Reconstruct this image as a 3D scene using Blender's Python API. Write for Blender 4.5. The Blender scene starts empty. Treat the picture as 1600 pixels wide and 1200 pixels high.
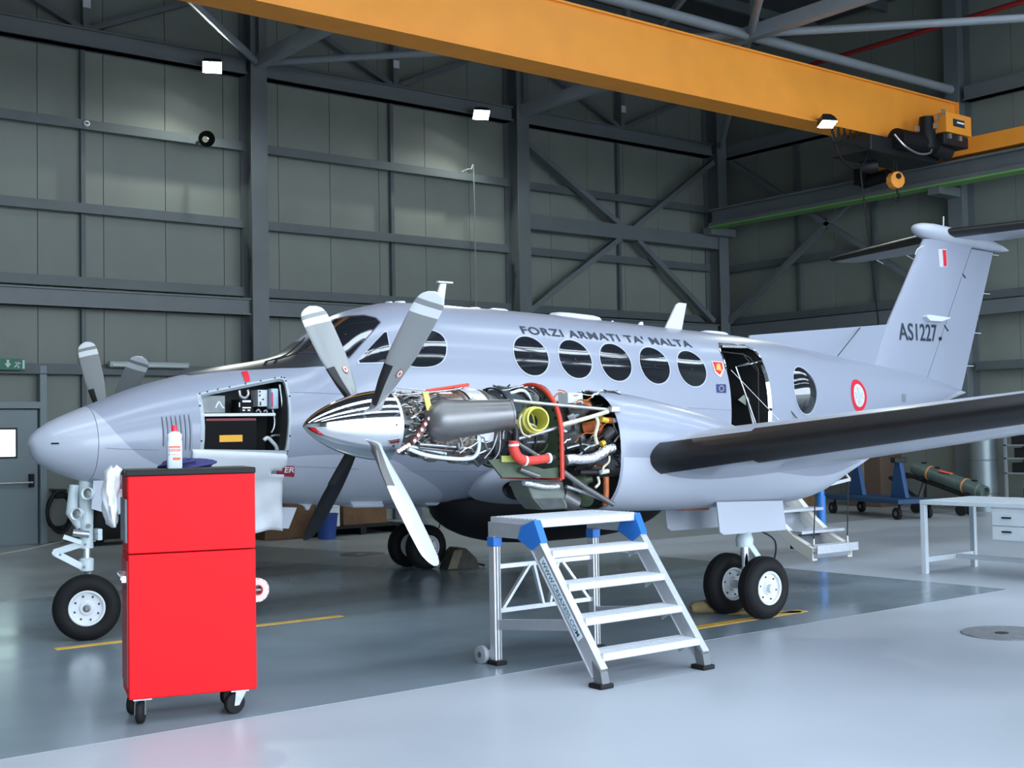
import bpy, bmesh, math, random
import numpy as np
from mathutils import Vector, Matrix
random.seed(7)
PI = math.pi
S = bpy.context.scene
COL = S.collection

# ------------------------------------------------------------------ camera
FPX, EYE, PITCH, ROLL, HYAW = 1962.83, 1.5843, .0372, .0174, .9047
def _cam():
    cp, sp = math.cos(PITCH), math.sin(PITCH)
    f = np.array([0, cp, sp]); u = np.array([0, -sp, cp]); r = np.array([1., 0, 0])
    c, s = math.cos(ROLL), math.sin(ROLL)
    M = np.array([[math.sin(HYAW), math.cos(HYAW), 0], [-math.cos(HYAW), math.sin(HYAW), 0], [0, 0, 1.]])
    return M @ (r*c - u*s), M @ (u*c + r*s), M @ f
CR, CU, CF = _cam()
EYEP = np.array([0, 0, EYE])
cd = bpy.data.cameras.new('camera'); cam = bpy.data.objects.new('camera', cd); COL.objects.link(cam)
cam.matrix_world = Matrix(((CR[0], CU[0], -CF[0], 0), (CR[1], CU[1], -CF[1], 0), (CR[2], CU[2], -CF[2], EYE), (0, 0, 0, 1)))
cd.sensor_width = 36; cd.lens = FPX/1600*36; cd.clip_end = 400; cd.clip_start = .05
S.camera = cam

# ------------------------------------------------------------------ light: an open hangar door behind the viewer lets the sky in
w = bpy.data.worlds.new('sky'); S.world = w; w.use_nodes = True
bg = w.node_tree.nodes['Background']
bg.inputs[0].default_value = (.73, .86, 1.0, 1); bg.inputs[1].default_value = 8.3
DOOR = dict(x0=-5.0, x1=21.0, y=-6.0, z=7.6)      # the open door
SKYL = [(-3.0, -1.4), (1.6, 3.2), (6.4, 8.2)]        # strips of roof light over the front half, from y to y
SKX = (-5.0, 20.5)
pl = bpy.data.lights.new('door_portal', 'AREA'); pl.shape = 'RECTANGLE'
pl.size = DOOR['x1']-DOOR['x0']; pl.size_y = DOOR['z']; pl.cycles.is_portal = True
po = bpy.data.objects.new('door_portal', pl); COL.objects.link(po)
po.location = ((DOOR['x0']+DOOR['x1'])/2, DOOR['y']+.02, DOOR['z']/2); po.rotation_euler = (math.radians(90), 0, 0)   # faces +Y, into the hall
for i_, (ya_, yb_) in enumerate(SKYL):
    q_ = bpy.data.lights.new('roof_light_portal', 'AREA'); q_.shape = 'RECTANGLE'; q_.size = SKX[1]-SKX[0]; q_.size_y = yb_-ya_; q_.cycles.is_portal = True
    qo_ = bpy.data.objects.new('roof_light_portal', q_); COL.objects.link(qo_); qo_.location = ((SKX[0]+SKX[1])/2, (ya_+yb_)/2, 10.19)
S.view_settings.view_transform = 'Standard'; S.view_settings.look = 'None'
S.view_settings.exposure = 0.0; S.view_settings.gamma = 1; S.view_settings.use_curve_mapping = False
S.cycles.max_bounces = 8; S.cycles.diffuse_bounces = 5; S.cycles.glossy_bounces = 4

# ------------------------------------------------------------------ turning picture measurements into points of the hall
def _ray(px, py): return CF + CR*(px-800)/FPX - CU*(py-600)/FPX
def onplane(px, py, n, c):
    r = _ray(px, py); n = np.array(n, float)
    return EYEP + r*((c - n@EYEP)/(n@r))
def GZ(px, py, z=0): return onplane(px, py, (0, 0, 1), z)
def WY(px, py, y): return onplane(px, py, (0, 1, 0), y)
def WX(px, py, x): return onplane(px, py, (1, 0, 0), x)
AO = np.array([3.046, 9.900, 0.]); AANG = -.0333
AFT = np.array([math.cos(AANG), math.sin(AANG), 0]); STB = np.array([-math.sin(AANG), math.cos(AANG), 0])
def w2a(X):
    d = np.asarray(X) - AO; return np.array([d@AFT, d@STB, d[2]])
def A(px, py, y): return w2a(onplane(px, py, STB, STB@AO + y))      # point of the aircraft frame on the plane y
def AX(px, py, x): return w2a(onplane(px, py, AFT, AFT@AO + x))
def AZ(px, py, z): return w2a(GZ(px, py, z))

# ------------------------------------------------------------------ materials
MATS = {}
def M(name, col, rough=.5, metal=0., var=0., scale=6., bump=0., bscale=60., rvar=0., emit=None, estr=0., coat=0., spec=None, alpha=None, trans=0.):
    if name in MATS: return MATS[name]
    m = bpy.data.materials.new(name); m.use_nodes = True; MATS[name] = m
    nt = m.node_tree; b = nt.nodes['Principled BSDF']
    c = tuple(col) + (1,)
    b.inputs['Base Color'].default_value = c; b.inputs['Roughness'].default_value = rough; b.inputs['Metallic'].default_value = metal
    if coat: b.inputs['Coat Weight'].default_value = coat; b.inputs['Coat Roughness'].default_value = .08
    if spec is not None: b.inputs['Specular IOR Level'].default_value = spec
    if trans: b.inputs['Transmission Weight'].default_value = trans
    if emit: b.inputs['Emission Color'].default_value = tuple(emit)+(1,); b.inputs['Emission Strength'].default_value = estr
    tc = nt.nodes.new('ShaderNodeTexCoord')
    if var or rvar:
        n = nt.nodes.new('ShaderNodeTexNoise'); n.inputs['Scale'].default_value = scale; n.inputs['Detail'].default_value = 6
        nt.links.new(tc.outputs['Object'], n.inputs['Vector'])
        if var:
            r = nt.nodes.new('ShaderNodeValToRGB')
            r.color_ramp.elements[0].position = .3; r.color_ramp.elements[1].position = .7
            r.color_ramp.elements[0].color = tuple(max(0, x*(1-var)) for x in col)+(1,); r.color_ramp.elements[1].color = tuple(min(1, x*(1+var)) for x in col)+(1,)
            nt.links.new(n.outputs['Fac'], r.inputs[0]); nt.links.new(r.outputs[0], b.inputs['Base Color'])
        if rvar:
            mr = nt.nodes.new('ShaderNodeMapRange'); mr.inputs[3].default_value = max(.02, rough-rvar); mr.inputs[4].default_value = rough+rvar
            mr.inputs[1].default_value = .3; mr.inputs[2].default_value = .7
            nt.links.new(n.outputs['Fac'], mr.inputs[0]); nt.links.new(mr.outputs[0], b.inputs['Roughness'])
    if bump:
        n2 = nt.nodes.new('ShaderNodeTexNoise'); n2.inputs['Scale'].default_value = bscale; n2.inputs['Detail'].default_value = 4
        nt.links.new(tc.outputs['Object'], n2.inputs['Vector'])
        bp = nt.nodes.new('ShaderNodeBump'); bp.inputs['Strength'].default_value = bump; bp.inputs['Distance'].default_value = .01
        nt.links.new(n2.outputs['Fac'], bp.inputs['Height']); nt.links.new(bp.outputs[0], b.inputs['Normal'])
    return m

m_wall = M('wall_panel', (.200, .218, .192), .55, var=.06, scale=1.2)
m_joint = M('panel_joint', (.13, .14, .125), .8)
m_steel = M('painted_steel', (.125, .143, .150), .45, var=.06, scale=3)
m_steel_d = M('dark_girt', (.095, .112, .118), .5, var=.08, scale=3)
m_steel_l = M('light_tube_steel', (.22, .245, .265), .4, var=.05, scale=3)
m_roof = M('roof_sheet', (.06, .065, .07), .7)
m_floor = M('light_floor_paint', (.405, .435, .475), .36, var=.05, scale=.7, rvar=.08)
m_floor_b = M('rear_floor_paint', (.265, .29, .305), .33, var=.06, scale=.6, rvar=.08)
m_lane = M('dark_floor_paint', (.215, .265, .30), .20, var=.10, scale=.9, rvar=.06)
m_apron = M('apron_concrete', (.35, .35, .34), .9, var=.1, scale=.3)
m_yel = M('yellow_line_paint', (.75, .42, .05), .5, var=.2, scale=8)
m_crane = M('crane_yellow', (.86, .31, .03), .5, var=.05, scale=2)
m_green = M('runway_green', (.16, .36, .10), .5)
m_black = M('black_plastic', (.006, .006, .007), .55, spec=.3)
m_blackm = M('black_metal', (.012, .0125, .014), .42, spec=.4)
m_rubber = M('tyre_rubber', (.008, .008, .009), .7, spec=.3, bump=.15, bscale=90)
m_white = M('white_paint', (.64, .66, .69), .35)
m_lamp = M('lamp_glass', (1, 1, 1), .3, emit=(.93, .96, 1.), estr=60)
m_grey = M('aircraft_grey', (.30, .325, .40), .34, coat=.25, var=.015, scale=2)
m_lgrey = M('aircraft_light_grey', (.45, .475, .545), .32, coat=.25, var=.015, scale=2)
m_boot = M('deice_boot', (.009, .009, .010), .42, var=.2, scale=9)
m_glass = M('dark_glass', (.012, .014, .018), .05, spec=.5); m_glass.node_tree.nodes['Principled BSDF'].inputs['IOR'].default_value = 2.0
m_chrome = M('chrome', (.86, .87, .90), .06, metal=1)
m_polish = M('polished_aluminium', (.82, .84, .88), .10, metal=1, rvar=.03, scale=14)
m_alu = M('brushed_aluminium', (.64, .66, .70), .36, metal=.75, var=.05, scale=20)
m_tread = M('ribbed_aluminium', (.58, .60, .63), .45, metal=.4, var=.06, scale=40)
m_blue = M('blue_plastic', (.02, .16, .55), .4)
m_bluem = M('blue_painted_metal', (.03, .17, .50), .42, var=.1, scale=6)
m_red = M('red_cabinet_paint', (.70, .008, .013), .5, spec=.15, var=.02, scale=3)
m_redd = M('red_seal', (.60, .045, .025), .5, var=.12, scale=14)
m_white_cl = M('white_cloth', (.68, .70, .73), .75, bump=.25, bscale=14)
m_navy = M('navy_rag', (.035, .035, .13), .85, bump=.3, bscale=30)
m_gearw = M('gear_white', (.66, .74, .76), .35, var=.04, scale=10)
m_zinc = M('zinc_green', (.05, .072, .04), .5, var=.15, scale=12)
m_exh = M('exhaust_steel', (.20, .195, .195), .40, metal=.7, var=.12, scale=5, rvar=.08)
m_tan = M('heat_tinted_steel', (.36, .30, .25), .3, metal=.8, var=.2, scale=5, rvar=.08)
m_case = M('engine_case', (.10, .10, .095), .42, metal=.5, var=.35, scale=22)
m_silver = M('silver_fitting', (.46, .47, .49), .32, metal=.8, var=.15, scale=30)
m_foil = M('foil_insulation', (.78, .80, .86), .22, metal=.85, bump=1.0, bscale=55)
m_ylw = M('yellow_green_duct', (.60, .56, .09), .4, var=.08, scale=10)
m_orange = M('orange_pipe', (.42, .10, .02), .45, var=.2, scale=14)
m_cream = M('cream_loom', (.62, .58, .42), .6, var=.15, scale=30)
m_fire = M('firewall', (.055, .06, .062), .45, metal=.4, var=.3, scale=12)
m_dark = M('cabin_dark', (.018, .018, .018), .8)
m_pink = M('red_sleeve', (.66, .05, .035), .55)
m_wood = M('crate_cardboard', (.16, .085, .04), .8, var=.2, scale=6)
m_galv = M('galvanised_bench', (.52, .57, .60), .4, var=.04, scale=5)
m_olive = M('olive_pod', (.085, .12, .11), .45, var=.12, scale=7)
m_canvas = M('sand_canvas', (.22, .17, .08), .9, bump=.4, bscale=40, var=.25, scale=10)
m_tanpl = M('ribbed_tan', (.24, .21, .14), .8, var=.2, scale=12)
m_door = M('door_grey', (.20, .25, .265), .45, var=.04, scale=2)
m_concretec = M('drain_iron', (.17, .18, .19), .7, bump=.6, bscale=30, var=.2, scale=15)
m_letter = M('dark_lettering', (.02, .03, .05), .5)
m_wtxt = M('white_lettering', (.85, .85, .85), .5)
m_rmark = M('roundel_red', (.68, .015, .04), .45)
m_wmark = M('roundel_white', (.56, .58, .60), .5)
m_sign = M('exit_green', (.02, .16, .09), .5)
m_signw = M('exit_mark', (.6, .75, .68), .5)

# ------------------------------------------------------------------ mesh building
class MB:
    def __init__(s): s.v = []; s.f = []; s.m = []; s.k = 0
    def add(s, vs, fs, mi=None):
        o = len(s.v); s.v += [tuple(float(c) for c in v) for v in vs]
        s.f += [tuple(i+o for i in f) for f in fs]; s.m += [s.k if mi is None else mi]*len(fs); return s
    def box(s, lo, hi):
        (a, b, c), (d, e, f) = lo, hi
        return s.add([(a,b,c),(d,b,c),(d,e,c),(a,e,c),(a,b,f),(d,b,f),(d,e,f),(a,e,f)], [(0,3,2,1),(4,5,6,7),(0,1,5,4),(1,2,6,5),(2,3,7,6),(3,0,4,7)])
    def bar(s, p, q, wd, ht=None, up=(0, 0, 1)):      # rectangular bar between two points
        p = np.array(p, float); q = np.array(q, float); ht = ht or wd
        d = q-p; d /= np.linalg.norm(d); u = np.array(up, float)
        if abs(d@u) > .98: u = np.array([1., 0, 0])
        sd = np.cross(d, u); sd /= np.linalg.norm(sd); u = np.cross(sd, d)
        vs = [e + sd*a*wd/2 + u*b*ht/2 for e in (p, q) for a, b in ((-1,-1),(1,-1),(1,1),(-1,1))]
        return s.add(vs, [(0,1,2,3),(7,6,5,4),(0,4,5,1),(1,5,6,2),(2,6,7,3),(3,7,4,0)])
    def tube(s, pts, r, n=10, cap=True):
        P = [np.array(p, float) for p in pts]; rs = r if hasattr(r, '__len__') else [r]*len(P)
        rings = []; prev = None
        for i, p in enumerate(P):
            t = P[min(i+1, len(P)-1)] - P[max(i-1, 0)]; t /= (np.linalg.norm(t) + 1e-12)
            if prev is None:
                a = np.array([0, 0, 1.]) if abs(t[2]) < .9 else np.array([1., 0, 0])
            else: a = prev
            a = a - t*(a@t); a /= np.linalg.norm(a); prev = a; b = np.cross(t, a)
            rings.append([p + (a*math.cos(2*PI*k/n) + b*math.sin(2*PI*k/n))*rs[i] for k in range(n)])
        return s.loft(rings, cap)
    def loft(s, rings, cap=True, closed=True):
        n = len(rings[0]); vs = [v for r in rings for v in r]; fs = []
        for i in range(len(rings)-1):
            for k in range(n if closed else n-1):
                a, b = i*n+k, i*n+(k+1) % n
                fs.append((a, b, b+n, a+n))
        if cap and closed:
            fs.append(tuple(range(n-1, -1, -1))); fs.append(tuple(range((len(rings)-1)*n, len(rings)*n)))
        return s.add(vs, fs)
    def lathe(s, prof, o=(0, 0, 0), ax=(0, 0, 1), n=32, cap=True, a0=0., a1=2*PI):    # prof: (along, radius)
        o = np.array(o, float); ax = np.array(ax, float); ax /= np.linalg.norm(ax)
        a = np.array([0, 0, 1.]) if abs(ax[2]) < .9 else np.array([1., 0, 0])
        a = a - ax*(a@ax); a /= np.linalg.norm(a); b = np.cross(ax, a)
        full = abs(a1-a0) > 6.28; m = n if full else n+1
        rings = [[o + ax*h + (a*math.cos(a0+(a1-a0)*k/n) + b*math.sin(a0+(a1-a0)*k/n))*max(r, 1e-4) for k in range(m)] for h, r in prof]
        return s.loft(rings, cap and full, full)
    def prism(s, poly, vec):
        n = len(poly); P = [np.array(p, float) for p in poly]; v = np.array(vec, float)
        return s.add(P + [p+v for p in P], [tuple(range(n-1, -1, -1)), tuple(range(n, 2*n))] + [(k, (k+1) % n, n+(k+1) % n, n+k) for k in range(n)])
    def sphere(s, c, r, n=14, sc=(1, 1, 1)):
        c = np.array(c, float); k = n//2
        rings = [[c + np.array([math.cos(2*PI*j/n)*math.sin(PI*(i+.02)/(k+.04))*sc[0], math.sin(2*PI*j/n)*math.sin(PI*(i+.02)/(k+.04))*sc[1], math.cos(PI*(i+.02)/(k+.04))*sc[2]])*r for j in range(n)] for i in range(k+1)]
        return s.loft(rings)
    def mesh(s, name):
        me = bpy.data.meshes.new(name); me.from_pydata(s.v, [], s.f); me.update()
        bm = bmesh.new(); bm.from_mesh(me); bmesh.ops.recalc_face_normals(bm, faces=bm.faces); bm.to_mesh(me); bm.free()
        return me
    def build(s, name, mat, parent=None, smooth=None, bevel=0., ang=40, recalc=True):
        if recalc: me = s.mesh(name)
        else:
            me = bpy.data.meshes.new(name); me.from_pydata(s.v, [], s.f); me.update()
        mats = mat if isinstance(mat, (list, tuple)) else [mat]
        for m in mats: me.materials.append(m)
        if len(mats) > 1: me.polygons.foreach_set('material_index', s.m)
        return link(name, me, parent, smooth, bevel, ang)
def link(name, me, parent=None, smooth=None, bevel=0., ang=40):
    o = bpy.data.objects.new(name, me); COL.objects.link(o); o.parent = parent
    if smooth:
        me.polygons.foreach_set('use_smooth', [True]*len(me.polygons)); me.set_sharp_from_angle(angle=math.radians(ang))
    if bevel:
        b = o.modifiers.new('bevel', 'BEVEL'); b.width = bevel; b.segments = 2; b.limit_method = 'ANGLE'; b.harden_normals = False
    return o
def tag(o, label=None, cat=None, group=None, kind=None):
    if label: o['label'] = label
    if cat: o['category'] = cat
    if group: o['group'] = group
    if kind: o['kind'] = kind
    return o
def empty(name, loc=(0, 0, 0), rz=0.):
    o = bpy.data.objects.new(name, None); COL.objects.link(o); o.location = loc; o.rotation_euler = (0, 0, rz); o.empty_display_size = .1; return o
def catmull(pts, k=6):
    P = [np.array(p, float) for p in pts]; out = []
    for i in range(len(P)-1):
        a, b, c, d = P[max(i-1, 0)], P[i], P[i+1], P[min(i+2, len(P)-1)]
        for j in range(k):
            t = j/k; out.append(.5*((2*b) + (c-a)*t + (2*a-5*b+4*c-d)*t*t + (3*b-a-3*c+d)*t**3))
    return out + [P[-1]]
def text_mesh(txt, size, xs=1., offset=0., align='CENTER', shear=0., spacing=1.):
    cu = bpy.data.curves.new('t', 'FONT'); cu.body = txt; cu.size = size; cu.align_x = align; cu.align_y = 'CENTER'; cu.offset = offset; cu.shear = shear; cu.space_character = spacing
    cu.resolution_u = 4
    o = bpy.data.objects.new('t', cu); COL.objects.link(o)
    dg = bpy.context.evaluated_depsgraph_get(); me = bpy.data.meshes.new_from_object(o.evaluated_get(dg))
    vs = [(v.co.x*xs, v.co.y) for v in me.vertices]; fs = [tuple(p.vertices) for p in me.polygons]
    bpy.data.objects.remove(o); bpy.data.curves.remove(cu); bpy.data.meshes.remove(me)
    return vs, fs
def text_on(name, txt, size, o, ux, uy, mat, parent, xs=1., offset=0., fit=None, **k):
    vs, fs = text_mesh(txt, size, xs, offset, **k)
    if fit:
        wmax = max(v[0] for v in vs)-min(v[0] for v in vs); hmax = max(v[1] for v in vs)-min(v[1] for v in vs)
        vs = [(v[0]*fit[0]/wmax, v[1]*fit[1]/hmax) for v in vs]
    o = np.array(o, float); ux = np.array(ux, float); uy = np.array(uy, float)
    b = MB(); b.add([o+ux*a+uy*c for a, c in vs], fs); return b.build(name, mat, parent, recalc=False)

# ================================================================== THE HALL
YB, XR, XL, YF, ZR = 19.62, 21.75, -8.0, DOOR['y'], 9.9
CX = [-1.9, 3.95, 9.72, 15.45, 21.2]        # steel columns on the back wall
CYS = [13.4, 7.6, 1.8, -4.0]               # and on the right-hand wall
b = MB(); b.box((XL-.2, YF-30, -.3), (XR+25, YB+.3, 0)); tag(b.build('floor', m_floor), kind='structure')
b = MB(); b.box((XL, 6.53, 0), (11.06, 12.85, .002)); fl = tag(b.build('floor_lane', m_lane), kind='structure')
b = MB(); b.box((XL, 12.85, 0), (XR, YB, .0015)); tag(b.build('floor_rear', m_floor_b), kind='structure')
b = MB(); b.box((XL-40, YF-60, -.02), (XR+40, YF-.5, .004)); tag(b.build('floor_apron', m_apron), kind='structure')
b = MB()
def strip(pts, wd):
    for p, q in zip(pts[:-1], pts[1:]): b.bar((p[0], p[1], .003), (q[0], q[1], .003), wd, .003)
b.bar((3.15, 9.63, .003), (5.6, 9.58, .003), .09, .003)
b.bar((7.2, 6.99, .003), (8.62, 6.99, .003), .11, .003); b.bar((8.55, 6.95, .003), (8.05, 7.35, .003), .11, .003)
tag(b.build('trim_1', m_yel), kind='structure')

def hcol(name, x, y, dx, dy, z0, z1, mat, d=.44, wd=.30, t=.02):
    # H section, web along (dx,dy), inner flange facing the hall
    b = MB(); px, py = -dy, dx
    def bx(c0, hw, l0, l1):
        pts = [(x+dx*l0+px*(c0-hw), y+dy*l0+py*(c0-hw)), (x+dx*l1+px*(c0-hw), y+dy*l1+py*(c0-hw)), (x+dx*l1+px*(c0+hw), y+dy*l1+py*(c0+hw)), (x+dx*l0+px*(c0+hw), y+dy*l0+py*(c0+hw))]
        b.prism([(a, c, z0) for a, c in pts], (0, 0, z1-z0))
    bx(0, wd/2, 0, t); bx(0, wd/2, d-t, d); bx(0, t/2, t, d-t)
    return b.build(name, mat)
# --- back wall: base sheet, one panel per metre between joints, girts and posts
b = MB(); b.box((XL, YB+.03, 0), (XR+.3, YB+.25, ZR+.3)); wb = tag(b.build('wall_back', m_joint), kind='structure')
def panel_mesh(wd, ht, t=.03):
    b = MB(); e = .006
    b.add([(0,0,0),(wd,0,0),(wd,0,ht),(0,0,ht),(e,-t,0),(wd-e,-t,0),(wd-e,-t,ht),(e,-t,ht)], [(4,5,6,7),(0,4,7,3),(5,1,2,6),(0,1,5,4),(3,7,6,2)])
    me = b.mesh('panel'); me.materials.append(m_wall); return me
PM = panel_mesh(1.032, ZR+.25)
x = 6.178-1.032*13
while x < XR:
    o = bpy.data.objects.new('wall_panel', PM); COL.objects.link(o); o.parent = wb; o.location = (x, YB+.03, 0); x += 1.032
GZS = [6.50, 5.18]
def girt_mb(p, q, nrm, z, h=.15, dp=.17):
    # Z-profile girt: web with an upper and a lower lip
    b = MB(); p = np.array(p, float); q = np.array(q, float); n = np.array(nrm, float)
    up = np.array([0, 0, 1.])
    def plate(off0, off1, za, zb):
        b.prism([p+n*off0+up*za, p+n*off1+up*za, p+n*off1+up*zb, p+n*off0+up*zb], q-p)
    plate(0, dp, z+h/2-.012, z+h/2); plate(dp-.012, dp, z-h/2, z+h/2-.012); plate(dp-.012, dp+.05, z-h/2-.012, z-h/2)
    return b
for i in range(len(CX)-1):
    xa, xb_ = CX[i]+.16, CX[i+1]-.16
    for z in GZS + [4.02, 2.66]:
        girt_mb((xa, YB-.015, 0), (xb_, YB-.015, 0), (0, -1, 0), z).build('girt', m_steel_d, wb)
    b = MB(); b.box((xa, YB-.36, 3.60), (xb_, YB-.22, 3.88)); b.box((xa, YB-.42, 3.855), (xb_, YB-.16, 3.88)); b.box((xa, YB-.42, 3.60), (xb_, YB-.16, 3.625)); b.build('tie_beam', m_steel, wb)
    b = MB(); b.box((xa, YB-.30, 7.70), (xb_, YB-.10, 7.98)); b.box((xa, YB-.36, 7.955), (xb_, YB-.04, 7.98)); b.box((xa, YB-.36, 7.70), (xb_, YB-.04, 7.725)); b.build('eaves_beam', m_steel, wb)
    xm = (CX[i]+CX[i+1])/2 + .02
    b = MB(); b.box((xm-.035, YB-.10, 0), (xm+.035, YB-.02, 7.7)); b.build('wall_post', m_steel_d, wb)
    # light lattice above the eaves beam
    b = MB(); b.box((xm-.05, YB-.27, 7.98), (xm+.05, YB-.13, ZR)); b.build('lattice_post', m_steel, wb)
    for xe in (CX[i]+.1, CX[i+1]-.1):
        b = MB(); b.bar((xm, YB-.2, 7.98), (xe, YB-.2, 9.25), .09, .09, (0, 1, 0)); b.build('lattice_brace', m_steel, wb)
    b = MB(); b.box((CX[i], YB-.28, 9.2), (CX[i+1], YB-.12, 9.36)); b.build('lattice_chord', m_steel, wb)
    b = MB(); b.box((xm-.06, YB-.30, 8.32), (xm+.06, YB-.275, 8.46)); b.build('junction_box', m_white, wb)
for k, x in enumerate(CX):
    tag(hcol('steel_column', x, YB-.02, 0, -1, 0, ZR, m_steel), 'grey steel H column against the back wall', 'column', 'back wall columns', 'structure')
# bracing of the last bay
b = MB(); b.bar((15.5, YB-.34, 5.73), (21.2, YB-.34, 5.73), .16, .30); b.build('brace_beam', m_steel, wb)
for p, q in [((15.6, 7.3), (18.15, 5.85)), ((21.0, 7.55), (18.5, 5.85)), ((18.1, 5.6), (15.6, 3.95)), ((18.6, 5.6), (20.9, 3.95))]:
    b = MB(); b.bar((p[0], YB-.34, p[1]), (q[0], YB-.34, q[1]), .11, .15, (0, 1, 0)); b.build('diagonal_brace', m_steel, wb)

# --- right-hand wall
b = MB(); b.box((XR+.03, YF, 0), (XR+.25, YB+.3, ZR+.3)); wr = tag(b.build('wall_right', m_joint), kind='structure')
y = YB+.03
while y > -1:
    o = bpy.data.objects.new('wall_panel', PM); COL.objects.link(o); o.parent = wr; o.rotation_euler = (0, 0, -PI/2); o.location = (XR+.03, y, 0); y -= 1.032
ys = [YB-.1] + CYS
for i in range(3):
    ya, yb_ = ys[i+1]+.16, ys[i]-.16
    for z in GZS + [3.98, 2.66]:
        girt_mb((XR-.015, ya, 0), (XR-.015, yb_, 0), (-1, 0, 0), z).build('girt', m_steel_d, wr)
    b = MB(); b.box((XR-.36, ya, 3.60), (XR-.22, yb_, 3.86)); b.build('tie_beam', m_steel, wr)
    b = MB(); b.box((XR-.30, ya, 7.70), (XR-.10, yb_, 7.98)); b.box((XR-.36, ya, 7.70), (XR-.04, yb_, 7.725)); b.build('eaves_beam', m_steel, wr)
    for f_ in (1/3, 2/3):
        ym = ya+(yb_-ya)*f_; b = MB(); b.box((XR-.10, ym-.035, 0), (XR-.02, ym+.035, 7.7)); b.build('wall_post', m_steel_d, wr)
for y in CYS: tag(hcol('steel_column', XR-.02, y, -1, 0, 0, ZR, m_steel), 'grey steel H column against the right-hand wall', 'column', 'right wall columns', 'structure')
for p, q in [((19.0, 7.55), (13.7, 3.95)), ((19.2, 3.95), (13.7, 7.55))]:
    b = MB(); b.bar((XR-.40, p[0], p[1]), (XR-.40, q[0], q[1]), .10, .13, (1, 0, 0)); b.build('diagonal_brace', m_steel, wr)
# left wall, front header over the door, roof
b = MB(); b.box((XL-.25, YF, 0), (XL, YB+.3, ZR+.3)); tag(b.build('wall_left', m_wall), kind='structure')
b = MB(); b.box((XL, YF-.25, DOOR['z']), (XR+.25, YF, ZR+.3)); b.box((DOOR['x1'], YF-.25, 0), (XR+.25, YF, DOOR['z'])); b.box((XL, YF-.25, 0), (DOOR['x0'], YF, DOOR['z'])); tag(b.build('wall_front', m_wall), kind='structure')
b = MB(); ye = YF-.25
for ya_, yb_ in SKYL: b.box((XL-.25, ye, ZR+.3), (XR+.25, ya_, ZR+.45)); b.box((XL-.25, ya_, ZR+.3), (SKX[0], yb_, ZR+.45)); b.box((SKX[1], ya_, ZR+.3), (XR+.25, yb_, ZR+.45)); ye = yb_
b.box((XL-.25, ye, ZR+.3), (XR+.25, YB+.3, ZR+.45)); ce = tag(b.build('ceiling', m_roof), kind='structure')
for k in range(15):
    y = YB-1.0-k*1.75
    b = MB(); b.box((XL, y-.04, ZR+.08), (XR, y+.04, ZR+.298)); b.build('purlin', m_steel_d, ce)
# --- roof steel in the plane of the lower chords (7.9 m)
ZC = 7.9
def member(name, p, q, mat, wd, ht=None, tube=False):
    b = MB()
    if tube: b.tube([p, q], wd/2, 12)
    else:
        b.bar(p, q, wd, ht)
    return b.build(name, mat, ce, smooth=tube)
for x in CX[1:4]:
    member('chord', (x, YB-.45, ZC), (x, YF+.3, ZC), m_steel_l, .16, .22)
    for k in range(8):
        y = 19.1-k*2.95
        member('truss_post', (x, y, ZC+.1), (x, y, ZR+.1), m_steel, .10)
        if k < 7: member('truss_diagonal', (x, y, ZC+.1) if k % 2 else (x, y, ZR), (x, y-2.95, ZR) if k % 2 else (x, y-2.95, ZC+.1), m_steel, .09, .09)
for y in (13.3, 7.4, 1.5):
    for i in range(1, 4): member('tie_tube', (CX[i]+.1, y, ZC-.03), (CX[i+1]-.1, y, ZC-.03), m_steel_l, .17, tube=True)
for i in range(0, 4):
    for ya_, yb_ in ((19.2, 13.3), (13.3, 7.4), (7.4, 1.5)):
        a_, c_ = (i, i+1) if (i + int(ya_ < 19) + int(ya_ < 10)) % 2 == 0 else (i+1, i)
        member('bracing_tube', (CX[a_], ya_, ZC), (CX[c_], yb_, ZC), m_steel_l, .13, tube=True)
b = MB(); b.tube([(20.45, 19.0, 8.9), (20.45, -5, 8.9)], .05, 10); b.build('sprinkler_pipe', M('sprinkler_red', (.30, .02, .02), .4), ce, smooth=True)
b = MB(); b.tube([(9.0, 16.2, 8.9), (20.45, 16.2, 8.9)], .035, 8); b.build('sprinkler_pipe', MATS['sprinkler_red'], ce, smooth=True)

# --- door in the back wall (left edge of the picture)
dr = empty('door_1', (5.35, YB-.02, 0)); tag(dr, 'grey steel exit door with a bright window and push bar', 'door', kind='structure')
b = MB(); b.box((-.55, -.10, 0), (.78, -.045, 2.03)); b.build('door_leaf', m_door, dr)
b = MB(); b.box((.80, -.17, 0), (.90, -.02, 2.70)); b.box((-.9, -.17, 2.05), (.80, -.02, 2.15)); b.box((-.75, -.17, 0), (-.58, -.02, 2.05)); b.build('door_frame', m_door, dr)
b = MB(); b.box((.08, -.108, 1.33), (.45, -.10, 1.73)); b.build('window_pane', M('door_pane', (.7, .9, .85), .2, emit=(.72, 1., .94), estr=3.2), dr)
b = MB(); b.box((.05, -.115, 1.30), (.48, -.102, 1.33)); b.box((.05, -.115, 1.73), (.48, -.102, 1.76)); b.box((.05, -.115, 1.33), (.08, -.102, 1.73)); b.box((.45, -.115, 1.33), (.48, -.102, 1.73)); b.build('window_frame', m_blackm, dr)
b = MB(); b.tube([(-.4, -.2, .93), (.68, -.2, .93)], .018, 8); b.build('push_bar', m_silver, dr, smooth=True)
b = MB(); b.box((.64, -.21, .86), (.70, -.10, 1.06)); b.build('latch_box', m_black, dr, bevel=.006)
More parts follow.
